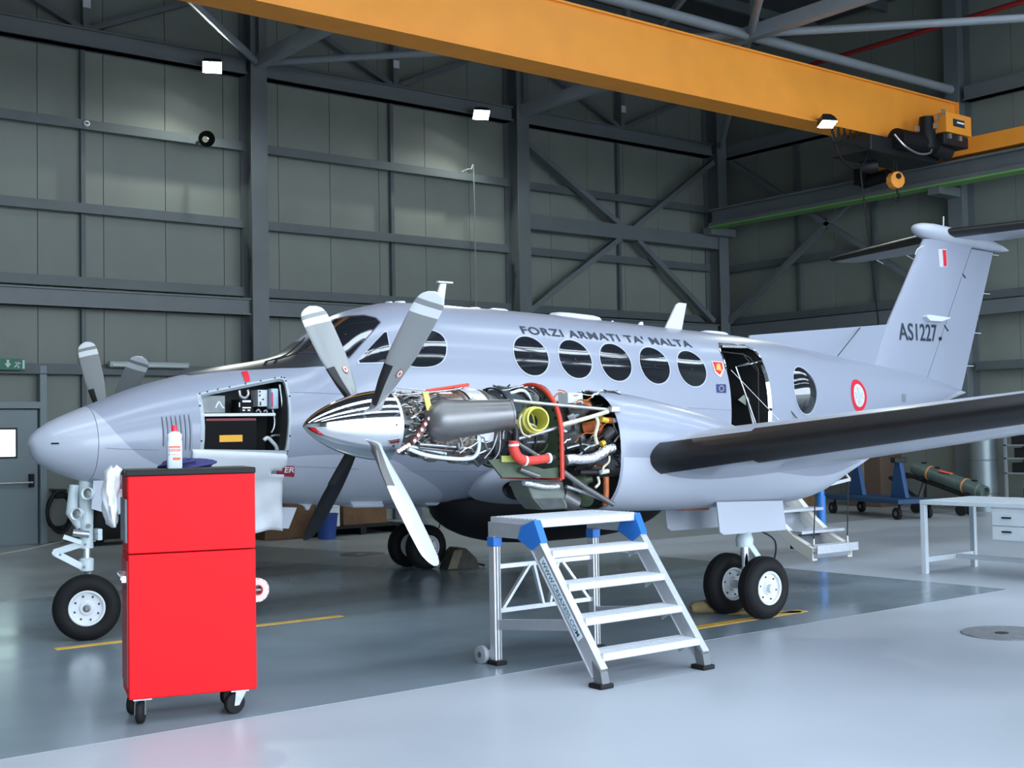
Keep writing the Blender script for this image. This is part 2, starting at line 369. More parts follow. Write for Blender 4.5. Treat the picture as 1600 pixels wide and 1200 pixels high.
# exit sign, strip light, horn, detector, floodlights
es = empty('exit_sign', (5.62, YB-.30, 2.62)); tag(es, 'green and white emergency exit sign above the door', 'sign')
b = MB(); b.box((-.35, -.02, .0), (.27, .02, .17)); b.build('sign_panel', m_sign, es)
b = MB(); b.box((.0, -.026, .09), (.035, -.02, .15)); b.prism([(-.03, -.026, .095), (.065, -.026, .095), (.0175, -.026, .03)], (0, .006, 0)); b.build('arrow', m_signw, es)
b = MB(); b.tube([(.16, -.024, .14), (.16, -.024, .141)], .016, 8); b.bar((.16, -.023, .12), (.15, -.023, .07), .03, .005, (0, 1, 0)); b.bar((.15, -.023, .075), (.11, -.023, .04), .018, .005, (0, 1, 0)); b.bar((.15, -.023, .075), (.18, -.023, .03), .018, .005, (0, 1, 0)); b.bar((.12, -.023, .11), (.20, -.023, .10), .016, .005, (0, 1, 0)); b.build('running_figure', m_signw, es)
b = MB(); b.box((.23, -.024, .02), (.26, -.02, .15)); b.box((-.33, -.024, .03), (-.22, -.02, .14)); b.build('door_mark', m_signw, es)
tl = empty('strip_light', (7.82, YB-.32, 2.735)); tag(tl, 'long pale fluorescent strip light on the back wall', 'light')
b = MB(); b.box((-.66, -.05, -.05), (.66, .05, .05)); b.build('housing', M('strip_housing', (.36, .42, .42), .4), tl, bevel=.02)
b = MB(); b.tube([(-.62, -.055, -.02), (.62, -.055, -.02)], .018, 8); b.build('tube_lamp', M('strip_tube', (.6, .66, .64), .3), tl, smooth=True)
hs = empty('horn_loudspeaker', (8.68, YB-.60, 6.42)); tag(hs, 'round black horn loudspeaker fixed to the upper girt', 'loudspeaker')
b = MB(); b.lathe([(0, .13), (-.03, .135), (-.10, .07), (-.18, .05)], (0, -.06, 0), (-.25, -1, -.15), 24, cap=False); b.build('horn', m_black, hs, smooth=True)
b = MB(); b.lathe([(0, .05), (.12, .05)], (0, .0, .0), (.25, 1, .15), 16); b.build('driver', m_cream, hs, smooth=True)
b = MB(); b.sphere((0, -.09, -.01), .018); b.build('phase_plug', m_white, hs, smooth=True)
b = MB(); b.box((-.02, .05, -.02), (.02, .345, .02)); b.build('bracket', m_steel, hs)
dt = empty('round_detector', (6.86, YB-.22, 6.50)); tag(dt, 'small white round detector on the wall girt at upper left', 'detector')
b = MB(); b.lathe([(0, .05), (.03, .05), (.05, .03)], (0, 0, 0), (0, -1, 0), 20); b.build('body', m_white, dt, smooth=True)
b = MB(); b.box((-.025, -.055, -.01), (.025, -.051, .012)); b.build('slot', m_black, dt)
def flood(x, y, z, label, aim, power, wall=True, size=.16):
    o = empty('floodlight', (x, y, z)); tag(o, label, 'floodlight', 'lit floodlights')
    a = np.array(aim, float); a /= np.linalg.norm(a); s_ = np.cross(a, (0, 0, 1)); s_ /= np.linalg.norm(s_); u = np.cross(s_, a)
    def quad(d, hw, hh): return [a*d+s_*i*hw+u*j*hh for i, j in ((-1,-1),(1,-1),(1,1),(-1,1))]
    b = MB(); b.loft([quad(-.16, .07, .06), quad(-.10, size*.8, size*.6), quad(0, size, size*.75)]); b.build('housing', m_blackm, o)
    b = MB(); b.loft([quad(.002, size*.93, size*.68), quad(.006, size*.93, size*.68)]); b.build('lens', m_lamp, o)
    b = MB(); b.bar((0, 0, .05), (0, .0, .12), .03); b.bar((0, -.015, .11), (0, .26, .11), .03); b.build('bracket', m_steel, o)
    L = bpy.data.lights.new('flood_beam', 'SPOT'); L.energy = power; L.spot_size = math.radians(150); L.spot_blend = .6; L.color = (.92, 1., .90); L.shadow_soft_size = .08
    lo = bpy.data.objects.new('flood_beam', L); COL.objects.link(lo); lo.parent = o
    lo.location = Vector(a*.03); lo.rotation_euler = Vector(a).to_track_quat('-Z', 'Y').to_euler()
    return o
flood(8.80, 19.0, 7.62, 'lit floodlight by the column nearest the left side', (-.25, -.55, -.8), 420)
flood(14.30, 19.0, 7.62, 'lit floodlight by the middle column of the back wall', (-.25, -.55, -.8), 420)
cb = MB(); cb.tube(catmull([(14.05, YB-.3, 6.55), (14.25, YB-.32, 6.62), (14.32, YB-.32, 6.4), (14.32, YB-.32, 3.0)], 5), .012, 6)
tag(cb.build('hanging_conduit', m_steel_l, smooth=True), 'thin grey conduit dropping down the wall beside the middle column', 'conduit')

# ================================================================== OVERHEAD CRANE
YBr = 12.95
rw = MB(); rw.box((20.55, YF+1, 6.02), (20.85, YB-.6, 6.10)); rw.box((20.68, YF+1, 6.10), (20.72, YB-.6, 6.36)); rw.box((20.55, YF+1, 6.36), (20.85, YB-.6, 6.40))
for y in [19.1]+CYS: rw.box((20.6, y-.12, 5.85), (21.4, y+.12, 6.02))
tag(rw.build('crane_runway', m_steel), 'grey runway girder for the crane along the right-hand wall', 'girder', kind='structure')
b = MB(); b.box((20.53, YF+1, 5.985), (20.87, YB-.6, 6.018)); tag(b.build('trim_2', m_green), kind='structure')
cr = empty('overhead_crane', (0, 0, 0)); tag(cr, 'orange yellow overhead travelling crane under the roof', 'crane')
b = MB(); b.box((-6, YBr-.02, 6.56), (20.62, YBr+.34, 7.44)); b.box((-6, YBr-.09, 6.53), (20.62, YBr+.41, 6.56)); b.box((-6, YBr-.06, 7.44), (20.62, YBr+.38, 7.47)); b.box((20.62, YBr-.09, 6.53), (20.66, YBr+.41, 7.47)); b.build('bridge_girder', m_crane, cr)
b = MB(); b.box((20.55, 11.0, 6.46), (20.85, 15.0, 6.76)); b.build('end_carriage', m_crane, cr, bevel=.01)
for y in (11.4, 14.6):
    b = MB(); b.lathe([(-.05, .12), (.05, .12)], (20.7, y, 6.44), (1, 0, 0), 20); b.build('travel_wheel', m_blackm, cr, smooth=True)
b = MB(); b.tube([(20.5, 14.9, 6.30), (20.5, 14.3, 6.36)], .12, 14); b.box((20.3, 14.75, 6.25), (20.5, 14.95, 6.55)); b.build('travel_motor', m_black, cr, smooth=True)
b = MB(); b.box((17.6, YBr-.35, 6.16), (19.6, YBr+.45, 6.44)); b.build('trolley_frame', m_blackm, cr, bevel=.02)
b = MB(); b.lathe([(0, .17), (1.0, .17)], (18.2, YBr-.42, 6.42), (1, 0, 0), 20); b.build('hoist_drum', m_black, cr, smooth=True)
b = MB(); b.lathe([(0, .12), (.30, .15), (.55, .15), (.60, .10)], (19.02, YBr-.48, 6.88), (0, 0, -1), 18); b.build('hoist_motor', m_black, cr, smooth=True)
b = MB(); b.lathe([(0, .14), (.45, .14)], (19.2, YBr-.46, 6.38), (1, 0, -.1), 18); b.build('gearbox', m_blackm, cr, smooth=True)
b = MB(); b.box((19.25, YBr-.72, 6.62), (20.02, YBr-.35, 6.97)); cbx = b.build('control_cabinet', m_crane, cr, bevel=.008)
b = MB(); b.box((19.45, YBr-.726, 6.74), (19.80, YBr-.72, 6.87)); b.build('name_plate', m_letter, cbx)
b = MB(); b.box((19.56, YBr-.731, 6.80), (19.78, YBr-.727, 6.83)); b.build('plate_mark', m_wtxt, cbx)
b = MB(); b.box((19.2, YBr-.7, 6.40), (19.95, YBr-.35, 6.60)); b.build('brake_unit', m_blackm, cr, bevel=.02)
for k, (px, py) in enumerate([(18.95, 6.78), (18.88, 6.62), (19.3, 6.5), (19.62, 6.5), (18.35, 6.5), (19.12, 6.9)]):
    b = MB(); b.box((px, YBr-.74, py), (px+.07, YBr-.70, py+.09)); b.build('fitting', m_silver, cr)
b = MB(); b.tube(catmull([(18.05, YBr-.5, 6.45), (18.2, YBr-.6, 6.25), (18.6, YBr-.6, 6.17), (18.95, YBr-.6, 6.25), (19.05, YBr-.5, 6.5)], 5), .018, 6); b.build('power_cable', m_silver, cr, smooth=True)
b = MB()
for k in range(8):      # festoon loops on the trolley rail
    x = 16.85+k*.16
    b.tube(catmull([(x, YBr-.15, 6.50), (x-.03, YBr-.16, 6.30), (x+.08, YBr-.16, 6.22), (x+.17, YBr-.16, 6.30), (x+.15, YBr-.15, 6.50)], 4), .016, 6)
b.tube(catmull([(16.85, YBr-.15, 6.4), (17.05, YBr-.15, 6.0), (17.4, YBr-.15, 5.86), (17.7, YBr-.15, 6.05), (17.8, YBr-.15, 6.45)], 5), .018, 6)
b.build('festoon_cable', m_black, cr, smooth=True)
hk = (18.62, YBr-.1)
b = MB(); b.tube([(hk[0]-.03, hk[1], 6.3), (hk[0]-.03, hk[1], 5.9)], .01, 6); b.tube([(hk[0]+.04, hk[1], 6.3), (hk[0]+.04, hk[1], 5.9)], .01, 6); b.build('hoist_rope', m_blackm, cr)
b = MB(); b.lathe([(-.08, .06), (-.07, .15), (.07, .15), (.08, .06)], (hk[0], hk[1], 5.80), (.3, 1, 0), 10); hb = b.build('hook_block', m_crane, cr, bevel=.01)
b = MB(); b.lathe([(-.1, .05), (.1, .05)], (hk[0], hk[1], 5.86), (.3, 1, 0), 14); b.build('sheave', m_black, hb, smooth=True)
b = MB(); b.tube(catmull([(hk[0]+.05, hk[1], 5.68), (hk[0]+.05, hk[1], 5.6), (hk[0]+.12, hk[1], 5.52), (hk[0]+.04, hk[1], 5.44), (hk[0]-.06, hk[1], 5.50)], 5), [.02]*20+[.012], 8); b.build('hook', m_blackm, hb, smooth=True)
pa_ = WY(1345, 270, YBr-.2); pb_ = WY(1372, 500, YBr-.2)
b = MB(); b.tube([(17.85, YBr-.2, 6.4), pa_, pb_, (pb_[0]+.1, YBr-.2, 1.3)], .014, 6); b.build('pendant_cable', m_black, cr)
b = MB(); b.lathe([(0, .10), (.22, .12), (.3, .08)], (17.9, YBr+.1, 5.98), (.3, -.4, 0), 14); b.build('cable_reel', m_black, cr, smooth=True)
fo = flood(16.55, YBr-.28, 6.46, 'lit floodlight under the orange crane girder', (-.15, -.35, -.9), 160, size=.14)

# ================================================================== THE AIRCRAFT (frame: x aft, y starboard, z up)
AC = empty('twin_turboprop_airplane', tuple(AO), AANG)
tag(AC, 'grey twin turboprop airplane with its left engine uncovered and nose bay open', 'airplane')
def pchip(xs, ys):
    xs = np.array(xs, float); ys = np.array(ys, float); h = np.diff(xs); d = np.diff(ys)/h
    m = np.zeros(len(xs))
    for i in range(1, len(xs)-1):
        if d[i-1]*d[i] > 0: w1, w2 = 2*h[i]+h[i-1], h[i]+2*h[i-1]; m[i] = (w1+w2)/(w1/d[i-1]+w2/d[i])
    m[0], m[-1] = d[0], d[-1]
    def f(x):
        x = min(max(x, xs[0]), xs[-1]); i = min(int(np.searchsorted(xs, x, 'right'))-1, len(xs)-2); i = max(i, 0)
        t = (x-xs[i])/h[i]
        return float(ys[i]*(1+2*t)*(1-t)**2 + m[i]*h[i]*t*(1-t)**2 + ys[i+1]*t*t*(3-2*t) + m[i+1]*h[i]*t*t*(t-1))
    return f
_T = [(-.007,1.551),(.01,1.60),(.04,1.634),(.09,1.678),(.17,1.726),(.29,1.780),(.477,1.855),(.83,1.99),(1.1,2.065),(1.47,2.15),(2.0,2.243),(2.12,2.28),(2.4,2.475),(2.66,2.648),(2.82,2.704),(2.98,2.746),(3.17,2.780),(3.53,2.789),(3.99,2.776),(4.77,2.755),(5.76,2.71),(6.66,2.665),(7.65,2.615),(8.39,2.55),(9.52,2.405),(11.24,2.19),(12.0,2.03),(12.16,1.995)]
_B = [(-.007,1.549),(.01,1.49),(.03,1.437),(.105,1.371),(.27,1.291),(.36,1.258),(.474,1.228),(.83,1.15),(1.2,1.09),(1.6,1.035),(2.17,.985),(2.76,.945),(3.78,.92),(5,.905),(6.7,.90),(7.5,.93),(8.39,1.08),(9.5,1.33),(11.24,1.76),(12.0,1.95),(12.16,1.985)]
_W = [(-.007,.004),(.01,.07),(.04,.115),(.09,.165),(.17,.222),(.29,.283),(.477,.35),(.83,.445),(1.1,.505),(1.47,.565),(2.0,.625),(2.4,.66),(2.8,.69),(3.5,.715),(4.5,.72),(7,.72),(7.8,.695),(8.4,.645),(9.5,.505),(11.24,.24),(12.0,.07),(12.16,.01)]
fT, fB, fW = pchip(*zip(*_T)), pchip(*zip(*_B)), pchip(*zip(*_W))
fN = pchip([0, 1.5, 3, 7, 9, 12], [2., 2.1, 2.25, 2.25, 2.1, 2.])
def sec(x):
    zt, zb = fT(x), fB(x); return (zt+zb)/2, (zt-zb)/2, fW(x), fN(x)
def fy(x, z):                      # half width of the fuselage at x, z (positive)
    zc, h, w_, n = sec(x); u = min(abs((z-zc)/h), 1.); return w_*(1-u**n)**(1/n)
def fz(x, y):                      # height of the upper surface
    zc, h, w_, n = sec(x); u = min(abs(y)/w_, 1.); return zc+h*(1-u**n)**(1/n)
def hit(px, py, lo=None):          # point of the fuselage skin seen at a picture point
    r = _ray(px, py); p0 = w2a(EYEP); p1 = w2a(EYEP+r); d = p1-p0
    def inside(t):
        p = p0+d*t
        if p[0] < 0 or p[0] > 12.1: return False
        zc, h, w_, n = sec(p[0]); return abs(p[1]/w_)**n + abs((p[2]-zc)/h)**n < 1
    t = 5.
    while t < 25 and not inside(t): t += .02
    if t >= 25: # just past the outline: nearest height on the centre plane
        q = A(px, py, -.12); q[2] = fT(q[0])-.01; return q
    a, b_ = t-.02, t
    for _ in range(24):
        m_ = (a+b_)/2
        if inside(m_): b_ = m_
        else: a = m_
    return p0+d*b_
def fring(x, n=72):
    zc, h, w_, e = sec(x); out = []
    for k in range(n):
        t = 2*PI*k/n; c, s_ = math.cos(t), math.sin(t)
        out.append((x, w_*math.copysign(abs(c)**(2/e), c), zc+h*math.copysign(abs(s_)**(2/e), s_)))
    return out
def normal(x, y, z):
    zc, h, w_, n = sec(x); g = np.array([0., n*abs(y/w_)**(n-1)/w_*math.copysign(1, y), n*abs((z-zc)/h)**(n-1)/h*math.copysign(1, z-zc)])
    e = 1e-3
    def F(xx):
        zc, h, w_, n = sec(xx); return abs(y/w_)**n+abs((z-zc)/h)**n
    g[0] = (F(x+e)-F(x-e))/(2*e)
    return g/np.linalg.norm(g)
def skin(x, z, off=0., side=-1):
    y = side*fy(x, z); p = np.array([x, y, z])
    return p + (normal(x, y, z)*off if off else 0)

# two-tone paint: the light grey of the underside ends in a sweeping curve
def two_tone(name):
    m = bpy.data.materials.new(name); m.use_nodes = True; nt = m.node_tree; b = nt.nodes['Principled BSDF']
    b.inputs['Roughness'].default_value = .33; b.inputs['Coat Weight'].default_value = .25; b.inputs['Coat Roughness'].default_value = .08
    tc = nt.nodes.new('ShaderNodeTexCoord'); sx = nt.nodes.new('ShaderNodeSeparateXYZ'); nt.links.new(tc.outputs['Object'], sx.inputs[0])
    mr = nt.nodes.new('ShaderNodeMapRange'); mr.inputs[1].default_value = 0; mr.inputs[2].default_value = 13; nt.links.new(sx.outputs[0], mr.inputs[0])
    fc = nt.nodes.new('ShaderNodeFloatCurve'); cv = fc.mapping.curves[0]
    pts = [(0.36, 2.0), (.43, 1.82), (.50, 1.70), (.62, 1.54), (.78, 1.41), (.95, 1.345), (1.2, 1.33), (2.2, 1.41), (2.75, 1.38), (3.1, 1.24), (3.5, 1.05), (3.9, .80), (6.5, .80), (9.6, 1.35), (10.6, 1.62), (11.4, 1.88), (12.2, 2.06)]
    cv.points[0].location = (0, 1); cv.points[1].location = (1, .7)
    for x_, z_ in pts: cv.points.new(x_/13, z_/3)
    for p in cv.points: p.handle_type = 'AUTO_CLAMPED'
    fc.mapping.update(); nt.links.new(mr.outputs[0], fc.inputs['Value'])
    mu = nt.nodes.new('ShaderNodeMath'); mu.operation = 'MULTIPLY'; mu.inputs[1].default_value = 3; nt.links.new(fc.outputs[0], mu.inputs[0])
    gt = nt.nodes.new('ShaderNodeMath'); gt.operation = 'GREATER_THAN'; nt.links.new(sx.outputs[2], gt.inputs[0]); nt.links.new(mu.outputs[0], gt.inputs[1])
    mx = nt.nodes.new('ShaderNodeMix'); mx.data_type = 'RGBA'
    mx.inputs[6].default_value = (.45, .475, .545, 1); mx.inputs[7].default_value = (.30, .325, .40, 1)
    nt.links.new(gt.outputs[0], mx.inputs[0]); nt.links.new(mx.outputs[2], b.inputs['Base Color'])
    return m
m_skin = two_tone('aircraft_two_tone')

XN = .43
xs = list(np.linspace(XN, 2.0, 22)) + list(np.linspace(2.04, 3.2, 30)) + list(np.linspace(3.3, 7.8, 24)) + list(np.linspace(7.95, 12.14, 26))
fb = MB(); fb.loft([fring(x) for x in xs])
# openings: nose avionics bay and cabin door
bay = [hit(*p) for p in [(311, 617), (330, 612), (360, 606), (400, 598), (436, 591), (443, 592), (447, 600), (449, 700), (447, 707), (316, 705)]]
c1 = MB(); c1.prism([(p[0], -1.4, p[2]) for p in bay], (0, 1.22, 0))
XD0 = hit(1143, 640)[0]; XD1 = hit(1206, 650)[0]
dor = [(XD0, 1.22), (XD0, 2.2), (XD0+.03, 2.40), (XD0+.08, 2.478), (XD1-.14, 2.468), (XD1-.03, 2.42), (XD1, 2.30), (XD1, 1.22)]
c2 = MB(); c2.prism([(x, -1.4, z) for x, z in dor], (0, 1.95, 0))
def boolean(mbase, cutters, mats, cmats):
    me = mbase.mesh('tmp'); [me.materials.append(m) for m in mats]
    o = bpy.data.objects.new('tmp', me); COL.objects.link(o); cs = []
    for c, cm in zip(cutters, cmats):
        cme = c.mesh('cut'); cme.materials.append(cm); co = bpy.data.objects.new('cut', cme); COL.objects.link(co); cs.append(co)
        md = o.modifiers.new('b', 'BOOLEAN'); md.operation = 'DIFFERENCE'; md.object = co; md.solver = 'EXACT'
        try: md.material_mode = 'TRANSFER'
        except Exception: pass
    dg = bpy.context.evaluated_depsgraph_get(); out = bpy.data.meshes.new_from_object(o.evaluated_get(dg))
    for q in cs + [o]: bpy.data.objects.remove(q)
    return out
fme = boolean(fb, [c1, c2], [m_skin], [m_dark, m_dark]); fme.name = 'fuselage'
link('fuselage', fme, AC, True, ang=35)
b = MB(); b.loft([fring(x) for x in [-.005, .0, .008, .02, .04, .07, .11, .16, .22, .29, .36, XN-.004]]); tag(b.build('nose_radome', m_lgrey, AC, True), 'pale grey smooth nose cone')

# skin patches: rings of points blended from a centre to an outline, laid on the skin
def patch(name, outline, mat, parent, off=.004, rings=6, side=-1, inner=0., bulge=0., smooth=True, center=None):
    c = np.mean([(p[0], p[1]) for p in outline], axis=0) if center is None else np.array(center)
    b = MB(); rr = []
    for k in range(rings+1):
        f = inner + (1-inner)*k/rings
        rr.append([skin(*(c+(np.array(p)-c)*max(f, .02)), off + bulge*(1-f*f), side) for p in outline])
    b.loft(rr, cap=False)
    return b.build(name, mat, parent, smooth, recalc=(side < 0) or True)
def oval(cx, cz, rx, rz, n=40, e=2.):
    return [(cx+rx*math.copysign(abs(math.cos(t))**(2/e), math.cos(t)), cz+rz*math.copysign(abs(math.sin(t))**(2/e), math.sin(t))) for t in [2*PI*k/n for k in range(n)]]
def frame(name, outline, mat, parent, grow, off=.006, side=-1):
    c = np.mean(outline, axis=0); b = MB(); rr = []
    for f, o_ in ((1., off*.3), (1., off), (grow, off), (grow, 0.)):
        rr.append([skin(*(c+(np.array(p)-c)*f), o_, side) for p in outline])
    b.loft(rr, cap=False); return b.build(name, mat, parent, True, ang=30)
def dens(poly, k=5):
    out = []
    for i in range(len(poly)):
        a, b_ = np.array(poly[i], float), np.array(poly[(i+1) % len(poly)], float)
        out += [tuple(a+(b_-a)*j/k) for j in range(k)]
    return out
def hxz(pts): return [(h_[0], h_[2]) for h_ in (hit(*p) for p in pts)]
# cabin windows
wc = [hit(*p) for p in [(830, 556), (899, 561), (962, 566), (1023, 571), (1081, 576)]]
wn = ['nearest the cockpit', 'second from the cockpit', 'in the middle of the row', 'fourth from the cockpit', 'nearest the crest']
for c, nm in zip(wc, wn):
    ol = oval(c[0], c[2], .197, .186, e=2.05)
    o = tag(patch('cabin_window', ol, m_glass, AC, .003), 'round cabin window '+nm); frame('window_ring', ol, m_lgrey, o, 1.07, .004)
    patch('cabin_window', ol, m_glass, AC, .003, side=1)
# cockpit
ws = hxz(dens([(463, 551), (478, 536), (502, 514), (523, 500), (544, 495.5), (568, 494), (586, 498), (593, 505), (570, 531), (546, 558), (525, 555), (502, 551)], 3))
for sd in (-1, 1):
    o = patch('windscreen_pane', ws, m_glass, AC, .004, side=sd, rings=8); frame('pane_frame', ws, M('frame_purple', (.07, .06, .09), .4), o, 1.045, .008, sd)
tri = hxz(dens([(562, 567), (560, 563), (580, 541), (600, 520), (604, 519), (608, 541), (611, 566)], 4))
dv = hxz([(659.5+37.5*math.copysign(abs(math.cos(t))**.8, math.cos(t)), 544.5+29*math.copysign(abs(math.sin(t))**.8, math.sin(t))) for t in [2*PI*k/40 for k in range(40)]])
for sd in (-1, 1):
    o = patch('quarter_window', tri, m_glass, AC, .003, side=sd); frame('window_ring', tri, m_lgrey, o, 1.10, .004, sd)
    o = patch('side_window', dv, m_glass, AC, .003, side=sd); frame('window_ring', dv, m_lgrey, o, 1.06, .004, sd)
# anti-glare panel on top of the nose
edge = [hit(*p) for p in [(296, 586.5), (330, 581.5), (365, 579), (400, 577.5), (440, 575.5), (480, 574), (512, 572.5)]]
ef = pchip([p[0] for p in edge], [abs(p[1]) for p in edge]); b = MB(); rr = []
for x in np.linspace(edge[0][0], edge[-1][0], 24):
    yb = ef(x); rr.append([np.array([x, y, fz(x, y)])+normal(x, y if abs(y) > 1e-4 else 1e-4, fz(x, y))*.004 for y in np.linspace(-yb, yb, 22)])
b.loft(rr, cap=False, closed=False); tag(b.build('anti_glare_panel', M('matt_black_paint', (.03, .035, .04), .35), AC, True), 'dark anti-glare paint in front of the windscreen')
for px, py in ((413, 557), (429, 553)):
    q = A(px, py, -.25); q[2] = fz(q[0], -.25)
    b = MB(); b.tube([q, q+np.array([.02, 0, .035])], .012, 8); b.tube(catmull([q+np.array([.02, 0, .035]), q+np.array([.22, .03, .10]), q+np.array([.42, .08, .25])], 4), .007, 6); b.build('wiper', m_black, AC, smooth=True)

# bay frame, fasteners and contents
bo = [(p[0], p[2]) for p in bay]; bd = dens(bo, 5)
c_ = np.mean(bd, axis=0); b = MB(); rr = []
for f, o_ in ((.975, -.03), (.975, .002), (1.045, .004), (1.045, 0)): rr.append([skin(*(c_+(np.array(p)-c_)*f), o_) for p in bd])
b.loft(rr, cap=False); bf = tag(b.build('bay_frame', M('bay_frame_paint', (.42, .47, .50), .45), AC, True, ang=30), 'grey riveted frame of the open nose bay')
for i in range(1, len(bd), 3):
    p = c_+(np.array(bd[i])-c_)*1.03; q = skin(p[0], p[1], .004)
    b = MB(); b.lathe([(0, .008), (.004, .006)], q, normal(*skin(p[0], p[1])), 8); b.build('fastener', m_blackm, bf)
def bbox_(name, p0, p1, y0, dy, mat, parent=AC, bevel=.004):
    a, c = A(*p0, y0), A(*p1, y0); b = MB(); b.box((min(a[0], c[0]), y0, min(a[2], c[2])), (max(a[0], c[0]), y0+dy, max(a[2], c[2]))); return b.build(name, mat, parent, bevel=bevel)
m_av = M('avionics_black', (.004, .004, .005), .6, spec=.15)
av = bbox_('avionics_rack', (318, 655), (402, 706), -.46, .24, m_av); av['label'] = 'black avionics box with an orange label'
bbox_('warning_label', (343, 680), (379, 690), -.464, .003, M('orange_label', (.85, .42, .03), .5), av, 0)
bbox_('red_strip', (322, 654), (400, 657), -.468, .006, M('strip_red', (.25, .04, .05), .5), av, 0)
bbox_('rack_shelf', (314, 646), (431, 650), -.50, .30, m_white)
bbox_('switch_unit', (403, 609), (418, 635), -.42, .14, M('unit_grey', (.55, .58, .60), .4))
o = bbox_('canister', (424, 607), (436, 639), -.46, .10, M('canister_blue', (.36, .50, .62), .35), bevel=.012)
bbox_('red_marking', (423.5, 613), (427, 636), -.466, .004, M('marking_red', (.5, .04, .08), .5), o, 0)
o = bbox_('instrument_box', (374, 624), (396, 646), -.44, .16, m_av)
for p0, p1 in [((379, 625.5), (392, 628.5)), ((379, 636), (392, 638)), ((373.5, 629), (375, 636)), ((379, 640), (383, 642)), ((387, 640), (391, 642))]: bbox_('white_mark', p0, p1, -.446, .004, m_wtxt, o, 0)
for k, (px, py) in enumerate([(406, 612), (406, 618), (411, 624), (407, 629), (407, 632)]):
    q = A(px, py, -.424); b = MB(); b.lathe([(0, .007), (.006, .006)], q, (0, -1, 0), 8); b.build('knob', m_black, AC)
bbox_('bulkhead_plate', (313, 618), (352, 645), -.30, .02, M('bulkhead_grey', (.28, .31, .31), .4, var=.2, scale=8))
for pts, r_, mt in [([(374, 610), (376, 619), (383, 622), (388, 616), (387, 609)], .012, m_silver), ([(337, 637), (342, 628), (346, 634), (350, 638)], .007, m_gearw), ([(412, 688), (418, 684), (425, 690), (431, 697), (433, 703)], .016, m_gearw), ([(423, 682), (432, 680), (444, 682)], .010, m_silver), ([(437, 601), (440, 625), (443, 660), (444, 700)], .010, m_silver), ([(426, 640), (429, 655), (428, 668), (424, 676)], .008, m_silver), ([(400, 643), (404, 640), (408, 645)], .006, m_silver), ([(412, 643), (416, 641), (418, 645)], .006, m_silver)]:
    b = MB(); b.tube(catmull([A(px, py, -.44) for px, py in pts], 5), r_, 8); b.build('cable_loom', mt, AC, smooth=True)
# louvres ahead of the bay, red tag, placard
for k in range(7):
    xk = hit(256+k*7.0, 676)[0]; top = hit(256+k*7.0, 650-k*.6)[2]; bot = hit(256+k*7, 699+k*1.0)[2]
    b = MB(); rr = []
    for z in np.linspace(bot, top, 8):
        e = .004 if z in (bot, top) else .012
        rr.append([skin(xk-.004, z, -.004), skin(xk-.002, z, e), skin(xk+.014, z, .001), skin(xk+.012, z, -.006)])
    b.loft(rr); b.build('louvre', m_grey, AC)
    b = MB(); b.loft([[skin(xk-.009, z, -.003), skin(xk-.009, z, .0035), skin(xk-.003, z, .0035), skin(xk-.003, z, -.003)] for z in np.linspace(bot+.01, top-.01, 6)]); b.build('louvre_slot', M('slot_dark', (.12, .125, .14), .7), AC)
patch('red_tag', dens(hxz([(377, 582), (386, 580), (391, 596), (383, 598)]), 3), M('tag_red', (.80, .02, .04), .5), AC, .006, 3)
pl_ = hxz([(432, 727), (459.5, 728), (459.5, 745), (432, 743)]); pr = patch('placard', dens(pl_, 4), M('placard_red', (.36, .02, .03), .5), AC, .004, 3)
def skin_text(name, txt, cx, cz, length, height, mat, slope=0., offset=0., off=.006, spacing=1., side=-1, parent=AC):
    vs, fs = text_mesh(txt, 1., 1., offset, spacing=spacing)
    x0, x1 = min(v[0] for v in vs), max(v[0] for v in vs); z0, z1 = min(v[1] for v in vs), max(v[1] for v in vs)
    out = []
    for u, v in vs:
        a = (u-(x0+x1)/2)/(x1-x0)*length; c = (v-(z0+z1)/2)/(z1-z0)*height
        out.append(skin(cx+a, cz+slope*a+c, off, side))
    b = MB(); b.add(out, fs); return b.build(name, mat, parent, recalc=False)
q0, q1 = hit(448, 733), hit(457, 734); skin_text('placard_lettering', 'ER', (q0[0]+q1[0])/2, (q0[2]+q1[2])/2, .085, .045, m_wtxt, offset=.02, parent=pr, off=.008)
# FORZI ARMATI TA' MALTA
a0, a1 = hit(814, 515.5), hit(1079, 538)
skin_text('fuselage_lettering', "FORZI ARMATI TA' MALTA", (a0[0]+a1[0])/2, (a0[2]+a1[2])/2, a1[0]-a0[0], .078, m_letter, slope=(a1[2]-a0[2])/(a1[0]-a0[0]), offset=.018, spacing=1.12)
# crest, blue flag, roundel
def pp(pts): return [(h_[0], h_[2]) for h_ in (hit(*p) for p in pts)]
cr_ = patch('crest', dens(pp([(1111, 564), (1129, 566), (1131, 578), (1125.5, 590), (1117, 583)]), 4), M('crest_edge', (.72, .60, .45), .5), AC, .004, 3)
patch('crest_field', dens(pp([(1113, 565.5), (1127.5, 567), (1129, 577), (1124.5, 586), (1118, 580.5)]), 4), m_rmark, cr_, .006, 3)
patch('crest_charge', dens(pp([(1119, 569), (1124, 569), (1127, 580), (1118.5, 578)]), 4), M('crest_gold', (.80, .45, .08), .5), cr_, .008, 3)
fg = patch('blue_flag', dens(pp([(1118.5, 600.5), (1134, 600.5), (1134.5, 614), (1119.5, 613.5)]), 4), M('flag_blue', (.02, .03, .16), .5), AC, .004, 3)
for k in range(12):
    cxp, cyp = 1126.7+3.6*math.cos(k*PI/6), 607.2+4.2*math.sin(k*PI/6); h_ = hit(cxp, cyp)
    patch('flag_star', oval(h_[0], h_[2], .005, .005, 6), M('star_yellow', (.75, .65, .25), .5), fg, .0065, 1)
